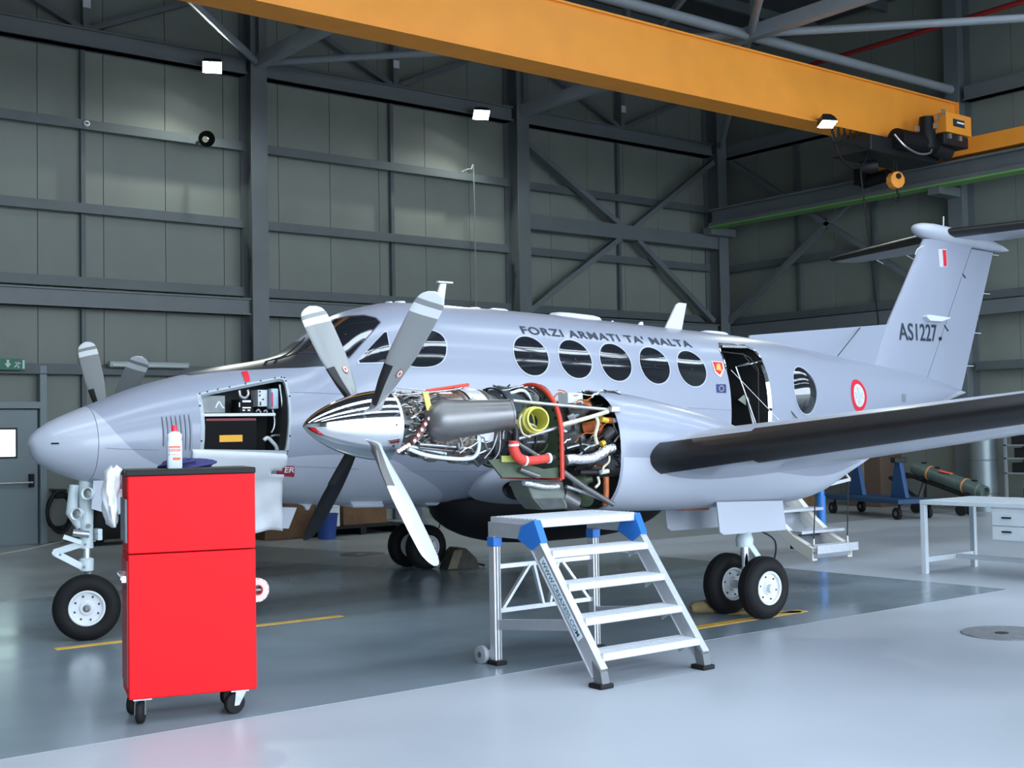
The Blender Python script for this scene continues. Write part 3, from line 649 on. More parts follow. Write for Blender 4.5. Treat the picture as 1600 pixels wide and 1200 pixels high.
ro = hit(1342, 618); rr_ = patch('roundel', oval(ro[0], ro[2], .168, .19), m_rmark, AC, .004, 4)
patch('roundel_field', oval(ro[0], ro[2], .115, .135), m_wmark, rr_, .006, 4)
for k in range(4):      # pale outlined cross
    an = k*PI/2; ca, sa = math.cos(an), math.sin(an)
    pts = [(.02, -.005), (.085, -.032), (.068, 0), (.085, .032), (.02, .005)]
    po_ = [(ro[0]+u*ca-v*sa, ro[2]+(u*sa+v*ca)*1.15) for u, v in pts]
    patch('cross_arm', dens(po_, 3), M('cross_outline', (.22, .28, .36), .5), rr_, .008, 2)
    patch('cross_fill', dens([(lambda c: (c[0]+(p[0]-c[0])*.8, c[1]+(p[1]-c[1])*.8))(np.mean(po_, axis=0)) for p in po_], 3), m_wmark, rr_, .0095, 2)
h_ = hit(1412, 622); patch('data_plate', dens([(h_[0]-.05, h_[2]-.05), (h_[0]+.05, h_[2]-.05), (h_[0]+.05, h_[2]+.05), (h_[0]-.05, h_[2]+.05)], 2), M('plate_grey', (.2, .21, .24), .5), AC, .004, 2)
# bubble observation window
bw = hit(1258, 610); ol = oval(bw[0], bw[2], .20, .262, e=2.1)
o = tag(patch('bubble_window', ol, m_glass, AC, .004, 10, bulge=.10), 'bulging dark observation window behind the door'); frame('window_ring', ol, m_lgrey, o, 1.05, .006)
patch('bubble_window', ol, m_glass, AC, .004, 10, bulge=.10, side=1)
# panel seam lines on the skin
def seam(pts, r=.0022):
    b = MB(); P = [hit(*p) for p in pts]; xs_ = [p[0] for p in P]; zs_ = [p[2] for p in P]; out = []
    for i in range(len(P)-1):
        for j in range(8):
            t = j/8; out.append(skin(xs_[i]+(xs_[i+1]-xs_[i])*t, zs_[i]+(zs_[i+1]-zs_[i])*t, .0005))
    out.append(skin(xs_[-1], zs_[-1], .0005)); b.tube(out, r, 4); b.build('skin_seam', M('seam_dark', (.22, .23, .26), .7), AC)
seam([(453, 613), (500, 614), (540, 616)]); seam([(165, 700), (200, 702), (248, 703)]); seam([(462, 729), (520, 731), (560, 733)]); seam([(632, 735), (700, 736), (765, 736)]); seam([(1075, 637), (1110, 639), (1143, 641)])
q = hit(85, 693); patch('nose_mark', dens([(q[0]-.02, q[2]-.006), (q[0]+.03, q[2]-.006), (q[0]+.03, q[2]+.006), (q[0]-.02, q[2]+.006)], 2), m_blackm, AC, .003, 2)

# crown antennas
def blade_ant(name, pts, y, th, mat, label=None):
    P = [A(px, py, y) for px, py in pts]; b = MB(); b.prism([(p[0], y-th/2, p[2]) for p in P], (0, th, 0)); o = b.build(name, mat, AC, bevel=th*.3)
    if label: o['label'] = label
blade_ant('tall_antenna', [(1037, 516), (1056, 476), (1060, 473), (1072, 474), (1064, 518)], 0, .03, m_white, 'tall white swept blade antenna')
blade_ant('fin_antenna', [(996, 508), (1000, 503), (1004, 502.5), (1005, 510)], 0, .02, m_white)
blade_ant('fin_antenna', [(954, 503), (956, 501), (958, 501), (959, 505)], 0, .02, m_white)
blade_ant('roof_tee_antenna', [(676, 482), (687, 443), (697, 443), (692, 482)], 0, .03, m_white, 'white T-shaped roof antenna')
p_ = A(697, 441, 0); b = MB(); b.box((p_[0]-.10, -.02, p_[2]-.012), (p_[0]+.07, .02, p_[2]+.006)); b.build('antenna_bar', m_white, AC, bevel=.004)
def dome(px0, px1, py, hgt, wd, name='roof_dome'):
    a = A(px0, py, 0); c = A(px1, py, 0); cx_ = (a[0]+c[0])/2; rx = (c[0]-a[0])/2; b = MB(); rr = []
    for f, g in ((1, -.02), (1, .35), (.93, .75), (.75, .95), (.4, 1.), (.05, 1.02)):
        rr.append([(cx_+rx*f*math.cos(t), wd*f*math.sin(t), fz(cx_+rx*f*math.cos(t), wd*f*math.sin(t))-.01 + hgt*g) for t in [2*PI*k/24 for k in range(24)]])
    b.loft(rr); b.build(name, m_white, AC, True)
dome(860, 936, 497, .055, .18); dome(603, 612, 474, .025, .05); dome(617, 632, 474, .03, .07); dome(733, 750, 483, .025, .06); dome(764, 792, 486, .03, .09); dome(1096, 1135, 521, .04, .12)

# door: frame, cables, inner strut, airstair
do = dens(dor[1:-1], 4)
b = MB(); b.tube([skin(x, z, .0) for x, z in [(XD0, 1.3)]+do+[(XD1, 1.3)]], .011, 8); tag(b.build('door_surround', m_chrome, AC, smooth=True), 'bright metal edge of the cabin doorway')
b = MB(); b.tube([skin(x, z, -.045) for x, z in [(XD1-.07, 1.3), (XD1-.07, 2.22), (XD1-.12, 2.36), (XD1-.2, 2.40), (XD0+.12, 2.42)]], .008, 8); b.build('inner_door_frame', m_blackm, AC, smooth=True)
b = MB()
for z0, z1 in ((1.25, 1.75), (1.78, 2.25)): b.loft([[skin(XD1-.045, z, -.01), skin(XD1-.012, z, .012), skin(XD1-.004, z, .004), skin(XD1-.03, z, -.03)] for z in np.linspace(z0, z1, 6)])
b.build('door_seal_strip', m_polish, AC)
b = MB(); b.box((XD0+.10, -.52, 2.435), (XD1-.16, -.44, 2.46)); b.build('door_header', m_silver, AC, bevel=.005)
b = MB(); b.prism([(XD1-.02, -.35, 1.95), (XD1-.14, -.35, 1.88), (XD1-.02, -.35, 1.82)], (0, .01, 0)); b.build('hinge_plate', M('hinge_green', (.45, .52, .40), .5), AC)
b = MB(); b.tube([(XD1-.16, -.5, 1.90), (XD1-.03, -.55, 1.30)], .012, 8); b.build('door_strut', m_white, AC, smooth=True)
YS0, YS1, ZS1 = -.74, -1.76, .37
def stp(t): return YS0+(YS1-YS0)*t, 1.12+(ZS1-1.12)*t
XA, XB = XD0+.03, XD0+.56
prof = [(0, 1.14), (.18, 1.0), (.38, .82), (.58, .63), (.78, .48), (1.0, .38)]
def sy(t): return YS0+(YS1-YS0)*t
b = MB(); b.loft([[(XA-.02, sy(t), z-.16+.06*t), (XB+.02, sy(t), z-.16+.06*t), (XB+.02, sy(t), z-.115+.06*t), (XA-.02, sy(t), z-.115+.06*t)] for t, z in prof]); st_ = tag(b.build('airstair', m_polish, AC, True, ang=30), 'lowered cabin door stair with pale edges')
for xx in (XA, XB):
    b = MB(); b.loft([[(xx-.035, sy(t), z-.12), (xx+.035, sy(t), z-.12), (xx+.035, sy(t), z+.0), (xx-.035, sy(t), z+.0)] for t, z in prof]); b.build('stringer', M('stair_cream', (.58, .56, .50), .6), st_, True, ang=30)
for t, z in ((.22, .97), (.48, .72), (.74, .52)):
    b = MB(); b.box((XA-.02, sy(t)-.13, z-.012), (XB+.10, sy(t)+.13, z+.018)); b.build('stair_step', m_alu, st_, bevel=.005)
    b = MB(); b.box((XA+.05, sy(t)+.06, z-.17), (XB-.05, sy(t)+.09, z-.012)); b.build('riser', m_blackm, st_)
b = MB(); b.box((XA-.03, sy(1)-.06, .33), (XB+.06, sy(1)+.06, .345)); b.box((XA-.03, sy(1)-.06, .345), (XB+.06, sy(1)-.05, .41)); b.box((XA-.03, sy(1)+.05, .345), (XB+.06, sy(1)+.06, .41)); b.build('end_plate', m_alu, st_)
ba, bb_ = A(1268, 764, -1.70), A(1328, 749, -1.70)
b = MB(); b.bar(ba, bb_, .02, .03); b.bar(bb_, A(1319, 737, -1.6), .012, .02); b.build('rail_bar', m_alu, st_)
for xx, tp_ in ((XA+.02, ba+(bb_-ba)*.1), (XB, bb_-(bb_-ba)*.04)):
    b = MB(); b.tube([(xx, sy(.97), .41), tp_], .006, 6); b.build('support_cable', m_blackm, st_)
    b = MB(); b.tube([(xx, sy(.97), .38), (xx, sy(.97), .47)], .014, 8); b.build('cable_eye', m_silver, st_)
b = MB(); b.tube([hit(1142, 578), np.array([XD1+.05, -1.0, 1.45])], .003, 6); b.build('door_cable', m_silver, AC)
b = MB(); b.tube([(XD1-.2, -.50, 2.36), hit(1246, 662)+np.array([0, -.06, 0])], .006, 6); b.build('door_cable', m_blackm, AC)

# belly radome and belly antennas
b = MB(); rr = []
for k in range(25):
    t = -1+2*k/24; x = 5.13+1.48*t; h = .47*(1-abs(t)**3.0)**.5; w_ = .50*(1-abs(t)**3.2)**.5+.004
    rr.append([(x, w_*math.cos(a), .95-(h+.002)*math.sin(a)**.8 if math.sin(a) > 0 else .95) for a in [PI*j/20 for j in range(21)]])
b.loft(rr, closed=True, cap=False); tag(b.build('belly_radome', M('radome_black', (.004, .004, .005), .55, spec=.25), AC, True), 'large black radome under the belly')
for pts, y in [([(463, 786), (487, 787), (482, 797), (478, 798), (474, 791)], -.1)]: blade_ant('belly_fin', pts, y, .03, m_lgrey)
P = [A(*p, -.25) for p in [(547, 781), (598, 780), (602, 793), (552, 794)]]
b = MB(); b.prism([(p[0], -.25, p[2]) for p in P], (0, .5, .02)); b.build('belly_fairing', m_lgrey, AC, bevel=.02)
P = [A(*p, -.1) for p in [(661, 783), (692, 783), (684, 790), (668, 790)]]
b = MB(); b.prism([(p[0], -.1, p[2]) for p in P], (0, .2, .0)); b.build('belly_fairing', m_lgrey, AC, bevel=.015)
# grey open gear-bay door under the nose
P = [A(*p, -.45) for p in [(392, 791), (464, 793), (451, 826), (392, 822)]]
b = MB(); b.prism(P, (0, .02, 0)); b.build('open_hatch', m_lgrey, AC)

# ------------------------------------------------------------------ tail
def foil(c, n=14, th=.10):
    pts = []
    for k in range(2*n):
        t = k/(2*n)*2*PI; x = (1+math.cos(t))/2; y = math.copysign(1, math.sin(t))*5*th*(.2969*math.sqrt(x)-.126*x-.3516*x*x+.2843*x**3-.1036*x**4) if 0 < k < 2*n and k != n else 0.
        pts.append((x*c, y*c))
    return pts
def vsec(x0, x1, z, zs0=None, th=.11, f0=0., f1=1.):       # fin section, horizontal cut between chord fractions
    c = x1-x0; return [(x0+px, py, z) for px, py in foil(c, 14, th)]
FL0, FL1, FT0, FT1 = (10.42, 2.05), (11.36, 4.05), (12.06, 2.0), (12.93, 4.0)   # leading/trailing edge bottom/top
def finx(z, lo, hi): return lo[0]+(hi[0]-lo[0])*(z-lo[1])/(hi[1]-lo[1])
HN0, HN1 = (11.22, 2.19), (12.33, 3.97)
def chordpt(z, f): a = finx(z, (9.96, 2.05), FL1); c = finx(z, FT0, FT1); return a+(c-a)*f
def fin_half(z): # thickness distribution at absolute x
    a = finx(z, (9.96, 2.05), FL1); c = finx(z, FT0, FT1); ch = c-a
    def th(x):
        u = min(max((x-a)/ch, 0), 1); return ch*.5*(.2969*math.sqrt(u)-.126*u-.3516*u*u+.2843*u**3-.1036*u**4)*.95
    return a, c, th
def finslab(z, x0, x1, n=12, front=True):
    a, c, th = fin_half(z); X = [x0+(x1-x0)*(k/n)**(1.7 if front else 1) for k in range(n+1)]
    up = [(x, max(th(x), .004), z) for x in X]; dn = [(x, -max(th(x), .004), z) for x in reversed(X)]
    return up+dn
zz = np.linspace(2.1, 4.0, 12)
b = MB(); b.loft([finslab(z, fin_half(z)[0], finx(z, HN0, HN1)) for z in zz]); tag(b.build('tail_fin', m_grey, AC, True, ang=35), 'swept grey tail fin')
b = MB(); b.loft([finslab(z, finx(z, HN0, HN1)+.012, fin_half(z)[1], 10, False) for z in np.linspace(2.03, 3.93, 12)]); tag(b.build('rudder', m_grey, AC, True, ang=35), 'grey rudder hinged to the fin')
# dorsal fin
def dz(x): return 2.64+(2.835-2.64)*(x-8.1)/(10.36-8.1)
b = MB(); b.loft([[(x, .05*min(1, (x-7.9)), fT(x)-.12), (x, .012, dz(x)), (x, -.012, dz(x)), (x, -.05*min(1, (x-7.9)), fT(x)-.12)] for x in np.linspace(8.0, 10.7, 14)]); b.build('dorsal_fin', m_grey, AC, True, ang=50)
# bullet fairing
BZ = 4.08
b = MB(); rr = []
for x, r, dz_ in [(11.135,.01,.05),(11.15,.05,.05),(11.2,.09,.045),(11.3,.13,.035),(11.5,.16,.02),(11.8,.165,0),(12.2,.15,-.02),(12.7,.12,-.05),(13.1,.06,-.09),(13.27,.012,-.1)]:
    rr.append([(x, r*math.cos(t), BZ+dz_+r*.72*math.sin(t)) for t in [2*PI*k/20 for k in range(20)]])
b.loft(rr); b.build('tail_bullet', m_lgrey, AC, True)
def stab(side):
    st = []
    for f in np.linspace(0, 1, 9):
        y = side*(.10+2.70*f); x0 = 11.62+(12.86-11.62)*f; c = 1.42-.62*f; z = BZ+.02+.08*f
        st.append((y, x0, c, z))
    b = MB(); b.loft([[(x0+px, y, z+py) for px, py in foil(c, 14, .10)] for y, x0, c, z in st]); o = b.build('tailplane', m_lgrey, AC, True, ang=40)
    b = MB(); rr = []
    for y, x0, c, z in st[(0 if side > 0 else 0):]:
        pts = [(px, py) for px, py in foil(c*1.004, 30, .112) if px < c*.14]
        if len(rr) and len(pts) != len(rr[0]): continue
        rr.append([(x0-.006+px, y, z+py) for px, py in pts])
    b.loft(rr, cap=False, closed=False); b.build('deicing_boot', m_boot, o, True)
    for f in (.45, .7, .95):
        y, x0, c, z = st[int(f*8)]; b = MB(); b.tube([(x0+c-.02, y, z), (x0+c+.16, y, z-.05)], .005, 5); b.build('static_wick', m_white, o)
stab(1); stab(-1)
for z in (3.9, 3.35, 2.8, 2.35):
    x = finx(z, FT0, FT1); b = MB(); b.tube([(x-.01, 0, z), (x+.15, 0, z)], .005, 5); b.build('static_wick', m_white, AC)
p_ = A(1473, 360, 0); b = MB(); b.tube([(11.75, -.02, BZ+.1), (11.76, -.02, BZ+.25)], .008, 6); b.build('beacon_rod', m_gearw, AC)
# fin marks
def fin_y(x, z): return -fin_half(z)[2](x)
def fquad(name, pts, mat, off=.004, parent=AC):
    P = [A(px, py, -.06) for px, py in pts]; b = MB(); b.prism([(p[0], fin_y(p[0], p[2])-off, p[2]) for p in P], (0, off, 0)); return b.build(name, mat, parent)
fl_ = fquad('fin_flag', [(1464.5, 389.5), (1476.5, 389.5), (1478, 417), (1466, 417.5)], m_wmark); fquad('flag_red_half', [(1470.5, 391), (1475.8, 391), (1477, 416), (1472, 416.3)], m_rmark, .006, fl_)
a0, a1 = A(1402, 518, -.06), A(1461, 521, -.06)
vs, fs = text_mesh('AS1227', 1., 1., .012, spacing=1.0)
x0, x1 = min(v[0] for v in vs), max(v[0] for v in vs); z0, z1 = min(v[1] for v in vs), max(v[1] for v in vs); out = []
for u, v in vs:
    f = (u-x0)/(x1-x0); x = a0[0]+(a1[0]-a0[0])*f; z = a0[2]+(a1[2]-a0[2])*f+((v-z0)/(z1-z0)-.5)*.225
    out.append((x, fin_y(x, z)-.006, z))
b = MB(); b.add(out, fs); b.build('fin_registration', m_letter, AC, recalc=False)
fquad('hinge_cover', [(1464.5, 527.5), (1469.5, 526), (1470.5, 531), (1466, 533)], m_blackm); fquad('hinge_slot', [(1473, 508), (1475, 508), (1482, 517), (1480, 518)], m_blackm); fquad('hinge_slot', [(1503, 428), (1505, 428), (1510, 434), (1508, 435)], m_blackm)
P = [A(*p, -.1) for p in [(1442, 495), (1446, 492), (1480, 496.5), (1479, 498.5), (1466, 503), (1448, 502)]]; b = MB(); b.prism([(p[0], -.16, p[2]) for p in P], (0, .08, 0)); b.build('navigation_antenna', m_white, AC, bevel=.01)
b = MB(); b.tube([A(1309, 556, -.28), A(1344, 512, -.02)], .006, 5); b.build('antenna_wire', m_blackm, AC)
b = MB(); b.tube(catmull([A(1430, 398, -.05), A(1434, 389, -.06), A(1443, 384, -.06)], 3), .008, 6); b.build('fin_rod', m_white, AC)

# ------------------------------------------------------------------ wings
def wst(y):     # y positive outboard: leading edge x, chord, z, thickness
    z = 1.335+.107*(y-3.05)
    if y < 2.7: x0, c = 3.80-.02*(y-.5), 2.55-.10*(y-.5)
    else: x0 = 3.66+.045*(y-3.05); c = 2.55-(2.55-.98)*(y-3.05)/(8.3-3.05)
    return x0, c, z, .17-.05*min(1, max(0, (y-.5)/7.8))
def naca(c, th, n=22):
    pts = []
    for k in range(2*n):
        t = k/(2*n)*2*PI; x = (1+math.cos(t))/2
        yt = 5*th*(.2969*math.sqrt(max(x, 0))-.126*x-.3516*x*x+.2843*x**3-.1036*x**4); yc = .018*(1-(2*x-.7)**2)
        pts.append((x*c, (yc + (yt if math.sin(t) >= 0 else -yt))*c))
    return pts
def wing(side):
    def rng(y): x0, c, z, th = wst(y); return [(x0+px, side*y, z+pz) for px, pz in naca(c, th)]
    b = MB(); b.loft([rng(y) for y in np.linspace(.35, 2.95, 8)]); ctr = b.build('wing_centre_section', m_lgrey, AC, True, ang=35)
    ys_ = list(np.linspace(2.9, 8.0, 16)) + [8.1, 8.2, 8.27, 8.3]
    b = MB(); rr = []
    for y in ys_:
        x0, c, z, th = wst(y); f = 1 if y <= 8.0 else max(.25, math.sqrt(max(0, 1-((y-8.0)/.32)**2)))
        rr.append([(x0+c*.4+(px-c*.4)*(.6+.4*f), side*y, z+pz*f) for px, pz in naca(c, th)])
    b.loft(rr); w_ = tag(b.build('outer_wing', m_lgrey, AC, True, ang=35), 'grey outer wing with black leading edge' )
    def boot(y0, y1, up, lo, gr, name='deicing_boot', nseg=14):
        b = MB(); rr = []
        for y in np.linspace(y0, y1, nseg):
            x0, c, z, th = wst(y); n = 60; P = []
            xs_ = [up*c*(1-k/14)**2 for k in range(14)] + [0] + [lo*c*(k/14)**2 for k in range(1, 15)]
            for i, px in enumerate(xs_):
                x = px/c; yt = 5*th*(.2969*math.sqrt(x)-.126*x-.3516*x*x+.2843*x**3-.1036*x**4); yc = .018*(1-(2*x-.7)**2)
                pz = (yc + (yt if i < 14 else -yt))*c; e = gr*(.25 if i in (0, len(xs_)-1) else 1)
                P.append((x0+px-e*(1-x*8 if x < .12 else 0)*.8, side*y, z+pz+(e if i < 14 else -e)*(.3+.7*min(1, x*20))))
            rr.append(P)
        b.loft(rr, cap=False, closed=False); return b.build(name, m_boot, w_, True, ang=50)
    boot(2.92, 4.02, .045, .052, .012); boot(3.95, 8.05, .056, .074, .018)
    return w_
wp = wing(-1); wing(1)
# heat exchanger inlet in the centre wing's leading edge
for sd in (-1, 1):
    q = A(812, 766, -1.2); b = MB(); b.lathe([(0, .001), (-.02, .9), (-.05, 1.0), (.2, 1.0)], (0, 0, 0), (1, 0, 0), 28)
    b.v = [(q[0]+.02+v[0], sd*1.2+v[1]*.22, q[2]+v[2]*.085) for v in b.v]; b.build('air_inlet', m_black, AC, True)
# red roundel on the underside of the wing, near its rear edge
b = MB(); cx_, cy_ = A(1588, 676, -5.0)[0]-.05, -5.0
def wlow(x, y):
    x0, c, z, th = wst(abs(y)); u = (x-x0)/c; yt = 5*th*(.2969*math.sqrt(u)-.126*u-.3516*u*u+.2843*u**3-.1036*u**4); return z+(.018*(1-(2*u-.7)**2)-yt)*c
b.loft([[(cx_+r*math.cos(t), cy_+r*math.sin(t), wlow(cx_+r*math.cos(t), cy_+r*math.sin(t))-.004) for t in [2*PI*k/32 for k in range(32)]] for r in (.23, .31)], cap=False)
b.build('underwing_roundel', m_rmark, wp, True)
b = MB(); b.lathe([(0, .05), (.006, .045)], A(1039, 665, -2.9)+np.array([0, .04, 0]), (-.1, -.4, .9), 16); b.build('fuel_cap', m_alu, AC)

# ------------------------------------------------------------------ nacelles
EY = 2.615
def nac(px, py): p = A(px, py, -EY); return p[0], p[2]
tp = [nac(*p) for p in [(913, 610), (950, 613), (1000, 623), (1055, 638), (1110, 657), (1150, 672)]]
bt = [nac(*p) for p in [(952, 798), (1040, 796), (1125, 791), (1200, 786), (1235, 778), (1300, 738), (1345, 716)]]
nT = pchip([p[0] for p in tp]+[5.6, 6.6], [p[1] for p in tp]+[1.42, 1.33]); nB = pchip([3.35]+[p[0] for p in bt[1:]]+[6.75], [.965]+[p[1] for p in bt[1:]]+[1.30])
nW = pchip([3.3, 3.9, 5.4, 6.2, 6.7], [.415, .43, .42, .30, .10])
def nring(x, s, n=48, shrink=0.):
    zt, zb, w_ = nT(x)-shrink, nB(x)+shrink, nW(x)-shrink; zc, h = (zt+zb)/2, (zt-zb)/2; e = 2.35
    return [(x, s*EY+w_*math.copysign(abs(math.cos(t))**(2/e), math.cos(t)), zc+h*math.copysign(abs(math.sin(t))**(2/e), math.sin(t))) for t in [2*PI*k/n for k in range(n)]]
XC = 3.38
for s in (-1, 1):
    b = MB(); rr = [nring(x, s, shrink=.02) for x in (XC+.5, XC+.02)] + [nring(XC, s, shrink=.008)] + [nring(XC+.012, s)] + [nring(x, s) for x in np.linspace(XC+.1, 6.7, 26)]
    b.loft(rr, cap=True); nc = tag(b.build('nacelle', m_grey, AC, True, ang=40), 'grey engine nacelle')
    b = MB(); b.loft([nring(x, s, shrink=.024) for x in (XC+.49, XC+.03)], cap=False); b.build('nacelle_liner', m_fire, nc, True)
    b = MB(); b.loft([nring(XC+.45, s, shrink=.022), nring(XC+.46, s, shrink=.022)]); b.build('firewall', m_fire, nc)
# lighter lower half of the near nacelle
b = MB(); rr = []
for x in np.linspace(XC+.015, 6.65, 24):
    R_ = nring(x, -1, 96, shrink=-.0025); rr.append([R_[k] for k in range(49, 95)])
b.loft(rr, cap=False, closed=False); b.build('lower_nacelle_skin', m_lgrey, AC, True)

# ------------------------------------------------------------------ propellers
PXc, PZc, PR = 1.485, 1.637, 1.194
def propeller(s, th, dress):
    c = np.array([PXc, s*EY, PZc])
    b = MB(); prof = []
    for k in range(25):
        u = k/24; prof.append((-(1.61-1.009)*(1-u), .238*(1-(1-u)**1.75)**.72 if u > 0 else .003))
    b.lathe(prof, (1.61, s*EY, PZc), (1, 0, 0), 48, cap=True); sp = tag(b.build('spinner', m_chrome, AC, True, ang=60), 'mirror-bright pointed spinner')
    b = MB(); b.lathe([(0, .236), (.03, .240), (.035, .236)], (1.60, s*EY, PZc), (1, 0, 0), 48, cap=False); b.build('spinner_backplate', m_alu, sp, True)
    if dress:
        for k in range(10):
            a = k*2*PI/10; b = MB(); q = (1.575, s*EY+.2375*math.cos(a), PZc+.2375*math.sin(a)); b.lathe([(0, .007), (.004, .005)], q, (0, math.cos(a), math.sin(a)), 8); b.build('screw', m_blackm, sp)
    for k in range(4):
        a = th+k*PI/2; rad = np.array([0, s*-math.cos(a) if s < 0 else -math.cos(a), math.sin(a)])
        rad = np.array([0, -math.cos(a), math.sin(a)]); tan = np.cross(rad, (1, 0, 0)); tan /= np.linalg.norm(tan)
        def stn(u):     # radius fraction -> centre offset, chord, thickness, pitch
            r = u*PR
            ch = np.interp(u, [.12, .22, .35, .55, .8, .92, .965, .99, 1.0], [.075, .085, .14, .19, .20, .19, .155, .09, .02])
            t_ = np.interp(u, [.12, .22, .35, .6, 1.0], [.075, .06, .036, .02, .008])
            pt = math.radians(np.interp(u, [.12, .3, 1.], [10, 14, 24])); return r, ch, t_, pt
        def ring(u, n=20, g=0., f0=0., f1=1.):
            r, ch, t_, pt = stn(u); out = []
            fw = np.array([-1., 0, 0])*math.cos(pt)+tan*math.sin(pt)*1; nv = np.cross(rad, fw)
            for j in range(n):
                q = 2*PI*j/n; cx_ = math.cos(q); x = cx_*ch/2; y = math.sin(q)*t_/2*(1.15 if cx_ > 0 else .85)
                out.append(c+rad*r+fw*(x+.012*(1-u))+nv*(y+math.copysign(g, y)))
            return out
        us = [.12, .18, .25, .32, .4, .48, .56, .64, .72, .78, .81, .84, .87, .895, .90, .92, .935, .94, .955, .97, .98, .99, .996, 1.0]
        b = MB(); 
        for i in range(len(us)-1):
            um = (us[i]+us[i+1])/2; mi = 1 if (.84 < um < .90 or um > .935) else 0
            if not dress and um > .995: mi = 1
            b.loft([ring(us[i]), ring(us[i+1])], cap=False); b.m[-20:] = [mi if math.sin(2*PI*(j+.5)/20) > 0 else 2 for j in range(20)]
        b.k = 1; b.add(ring(1.0), [tuple(range(20))])
        mats = [m_bl_grey, m_bl_white, m_bl_glint if k == 3 else m_bl_black]  # blade faces are alike; the silver one has an overhead reflection in its colour
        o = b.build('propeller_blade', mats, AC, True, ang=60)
        bm = bmesh.new(); bm.from_mesh(o.data); bmesh.ops.remove_doubles(bm, verts=bm.verts, dist=1e-5); bmesh.ops.recalc_face_normals(bm, faces=bm.faces); bm.to_mesh(o.data); bm.free()
        if dress: o['label'] = ['grey propeller blade pointing up with white tip bands', 'pale grey propeller blade with white tip bands', 'black-faced propeller blade pointing down', 'propeller blade pointing down, bright reflection painted into its face'][k]
        b = MB(); rr = []
        for u in np.linspace(.15, .47, 8):
            r, ch, t_, pt = stn(u); fw = np.array([-1., 0, 0])*math.cos(pt)+tan*math.sin(pt); nv = np.cross(rad, fw); P = []
            for j in range(-7, 8):
                q = j/7*1.25; P.append(c+rad*r+fw*(math.cos(q)*ch/2*1.02+.012*(1-u)+.001)+nv*(math.sin(q)*t_/2*1.2+math.copysign(.0015, q)))
            rr.append(P)
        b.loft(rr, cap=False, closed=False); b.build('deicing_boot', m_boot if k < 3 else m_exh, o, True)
        b = MB(); b.lathe([(0, .05), (.10, .042)], c+rad*.10, rad, 16); b.build('blade_root', m_blackm, o, True)
        if dress and k < 2:
            r, ch, t_, pt = stn(.45); fw = np.array([-1., 0, 0])*math.cos(pt)+tan*math.sin(pt); nv = np.cross(rad, fw)
            if nv[1] > 0: nv = -nv
            cc = c+rad*(.43*PR)+nv*(t_/2*.98+.004)-fw*.03
            for f, mt in ((1., M('decal_red', (.55, .12, .06), .5)), (.82, m_bl_white), (.4, MATS['decal_red'])):
                b = MB(); b.prism([cc+rad*.036*f*math.cos(q)+fw*.018*f*math.sin(q)+nv*.001*(1/f) for q in [2*PI*j/20 for j in range(20)]], nv*.001); b.build('maker_decal', mt, o)
m_bl_grey = M('blade_grey', (.26, .27, .27), .35, coat=.2); m_bl_white = M('blade_white', (.72, .74, .75), .4); m_bl_black = M('blade_black_face', (.006, .006, .007), .5, spec=.25); m_bl_glint = M('blade_painted_reflection', (.72, .74, .79), .34, metal=.35)
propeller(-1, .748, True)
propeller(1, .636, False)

# ------------------------------------------------------------------ left engine, uncovered
def ez(x): return PZc-.03*(x-1.6)
EC = lambda x: np.array([x, -EY, ez(x)])
def lath(name, prof, mat, n=40, lab=None):
    b = MB(); b.loft([[(x, -EY+r*math.cos(t), ez(x)+r*math.sin(t)) for t in [2*PI*k/n for k in range(n)]] for x, r in prof]); o = b.build(name, mat, AC, True, ang=30)
    if lab: o['label'] = lab
    return o
lath('propeller_shaft', [(1.60, .10), (1.70, .10)], m_silver)
gb = lath('gearbox_case', [(1.64, .13), (1.67, .17), (1.74, .185), (1.75, .20), (1.77, .20), (1.775, .19), (1.84, .20), (1.85, .215), (1.87, .215)], m_case)
for k in range(20):
    a = k*2*PI/20; b = MB(); b.lathe([(0, .010), (.025, .010)], EC(1.765)+np.array([0, .193*math.cos(a), .193*math.sin(a)]), (-1, 0, 0), 6); b.build('flange_bolt', m_silver, gb)
lath('exhaust_case', [(1.87, .20), (1.90, .225), (1.97, .235), (1.98, .25), (2.0, .25), (2.01, .235), (2.16, .245), (2.17, .26), (2.19, .26)], m_tan)
lath('combustor_case', [(2.19, .235), (2.22, .25), (2.36, .255), (2.37, .27), (2.39, .27), (2.40, .25), (2.48, .24)], m_exh)
b = MB(); b.loft([[EC(x)+np.array([0, r*math.cos(t), r*math.sin(t)]) for t in np.linspace(.25*PI, 1.12*PI, 26)] for x, r in ((2.21, .262), (2.22, .268), (2.34, .272), (2.35, .262))], cap=False, closed=False); b.build('heat_shield', M('shield_white', (.80, .80, .83), .25, metal=.4), AC, True)
lath('inlet_screen', [(2.48, .245), (2.52, .275), (2.60, .285), (2.68, .27), (2.74, .24)], M('screen_mesh', (.07, .085, .10), .45, metal=.6, bump=1., bscale=220, var=.4, scale=90))
for x, r in ((2.50, .29), (2.70, .285)):
    b = MB(); b.loft([[EC(x+dx)+np.array([0, rr__*math.cos(t), rr__*math.sin(t)]) for t in [2*PI*k/40 for k in range(40)]] for dx, rr__ in ((0, r-.012), (0, r), (.014, r), (.014, r-.012))], cap=False); b.build('screen_band', m_blackm, AC, True, ang=30)
lath('compressor_case', [(2.74, .19), (2.95, .18), (2.96, .20), (2.98, .20), (2.99, .17), (3.12, .16), (3.13, .185), (3.16, .185), (3.30, .12)], m_case)
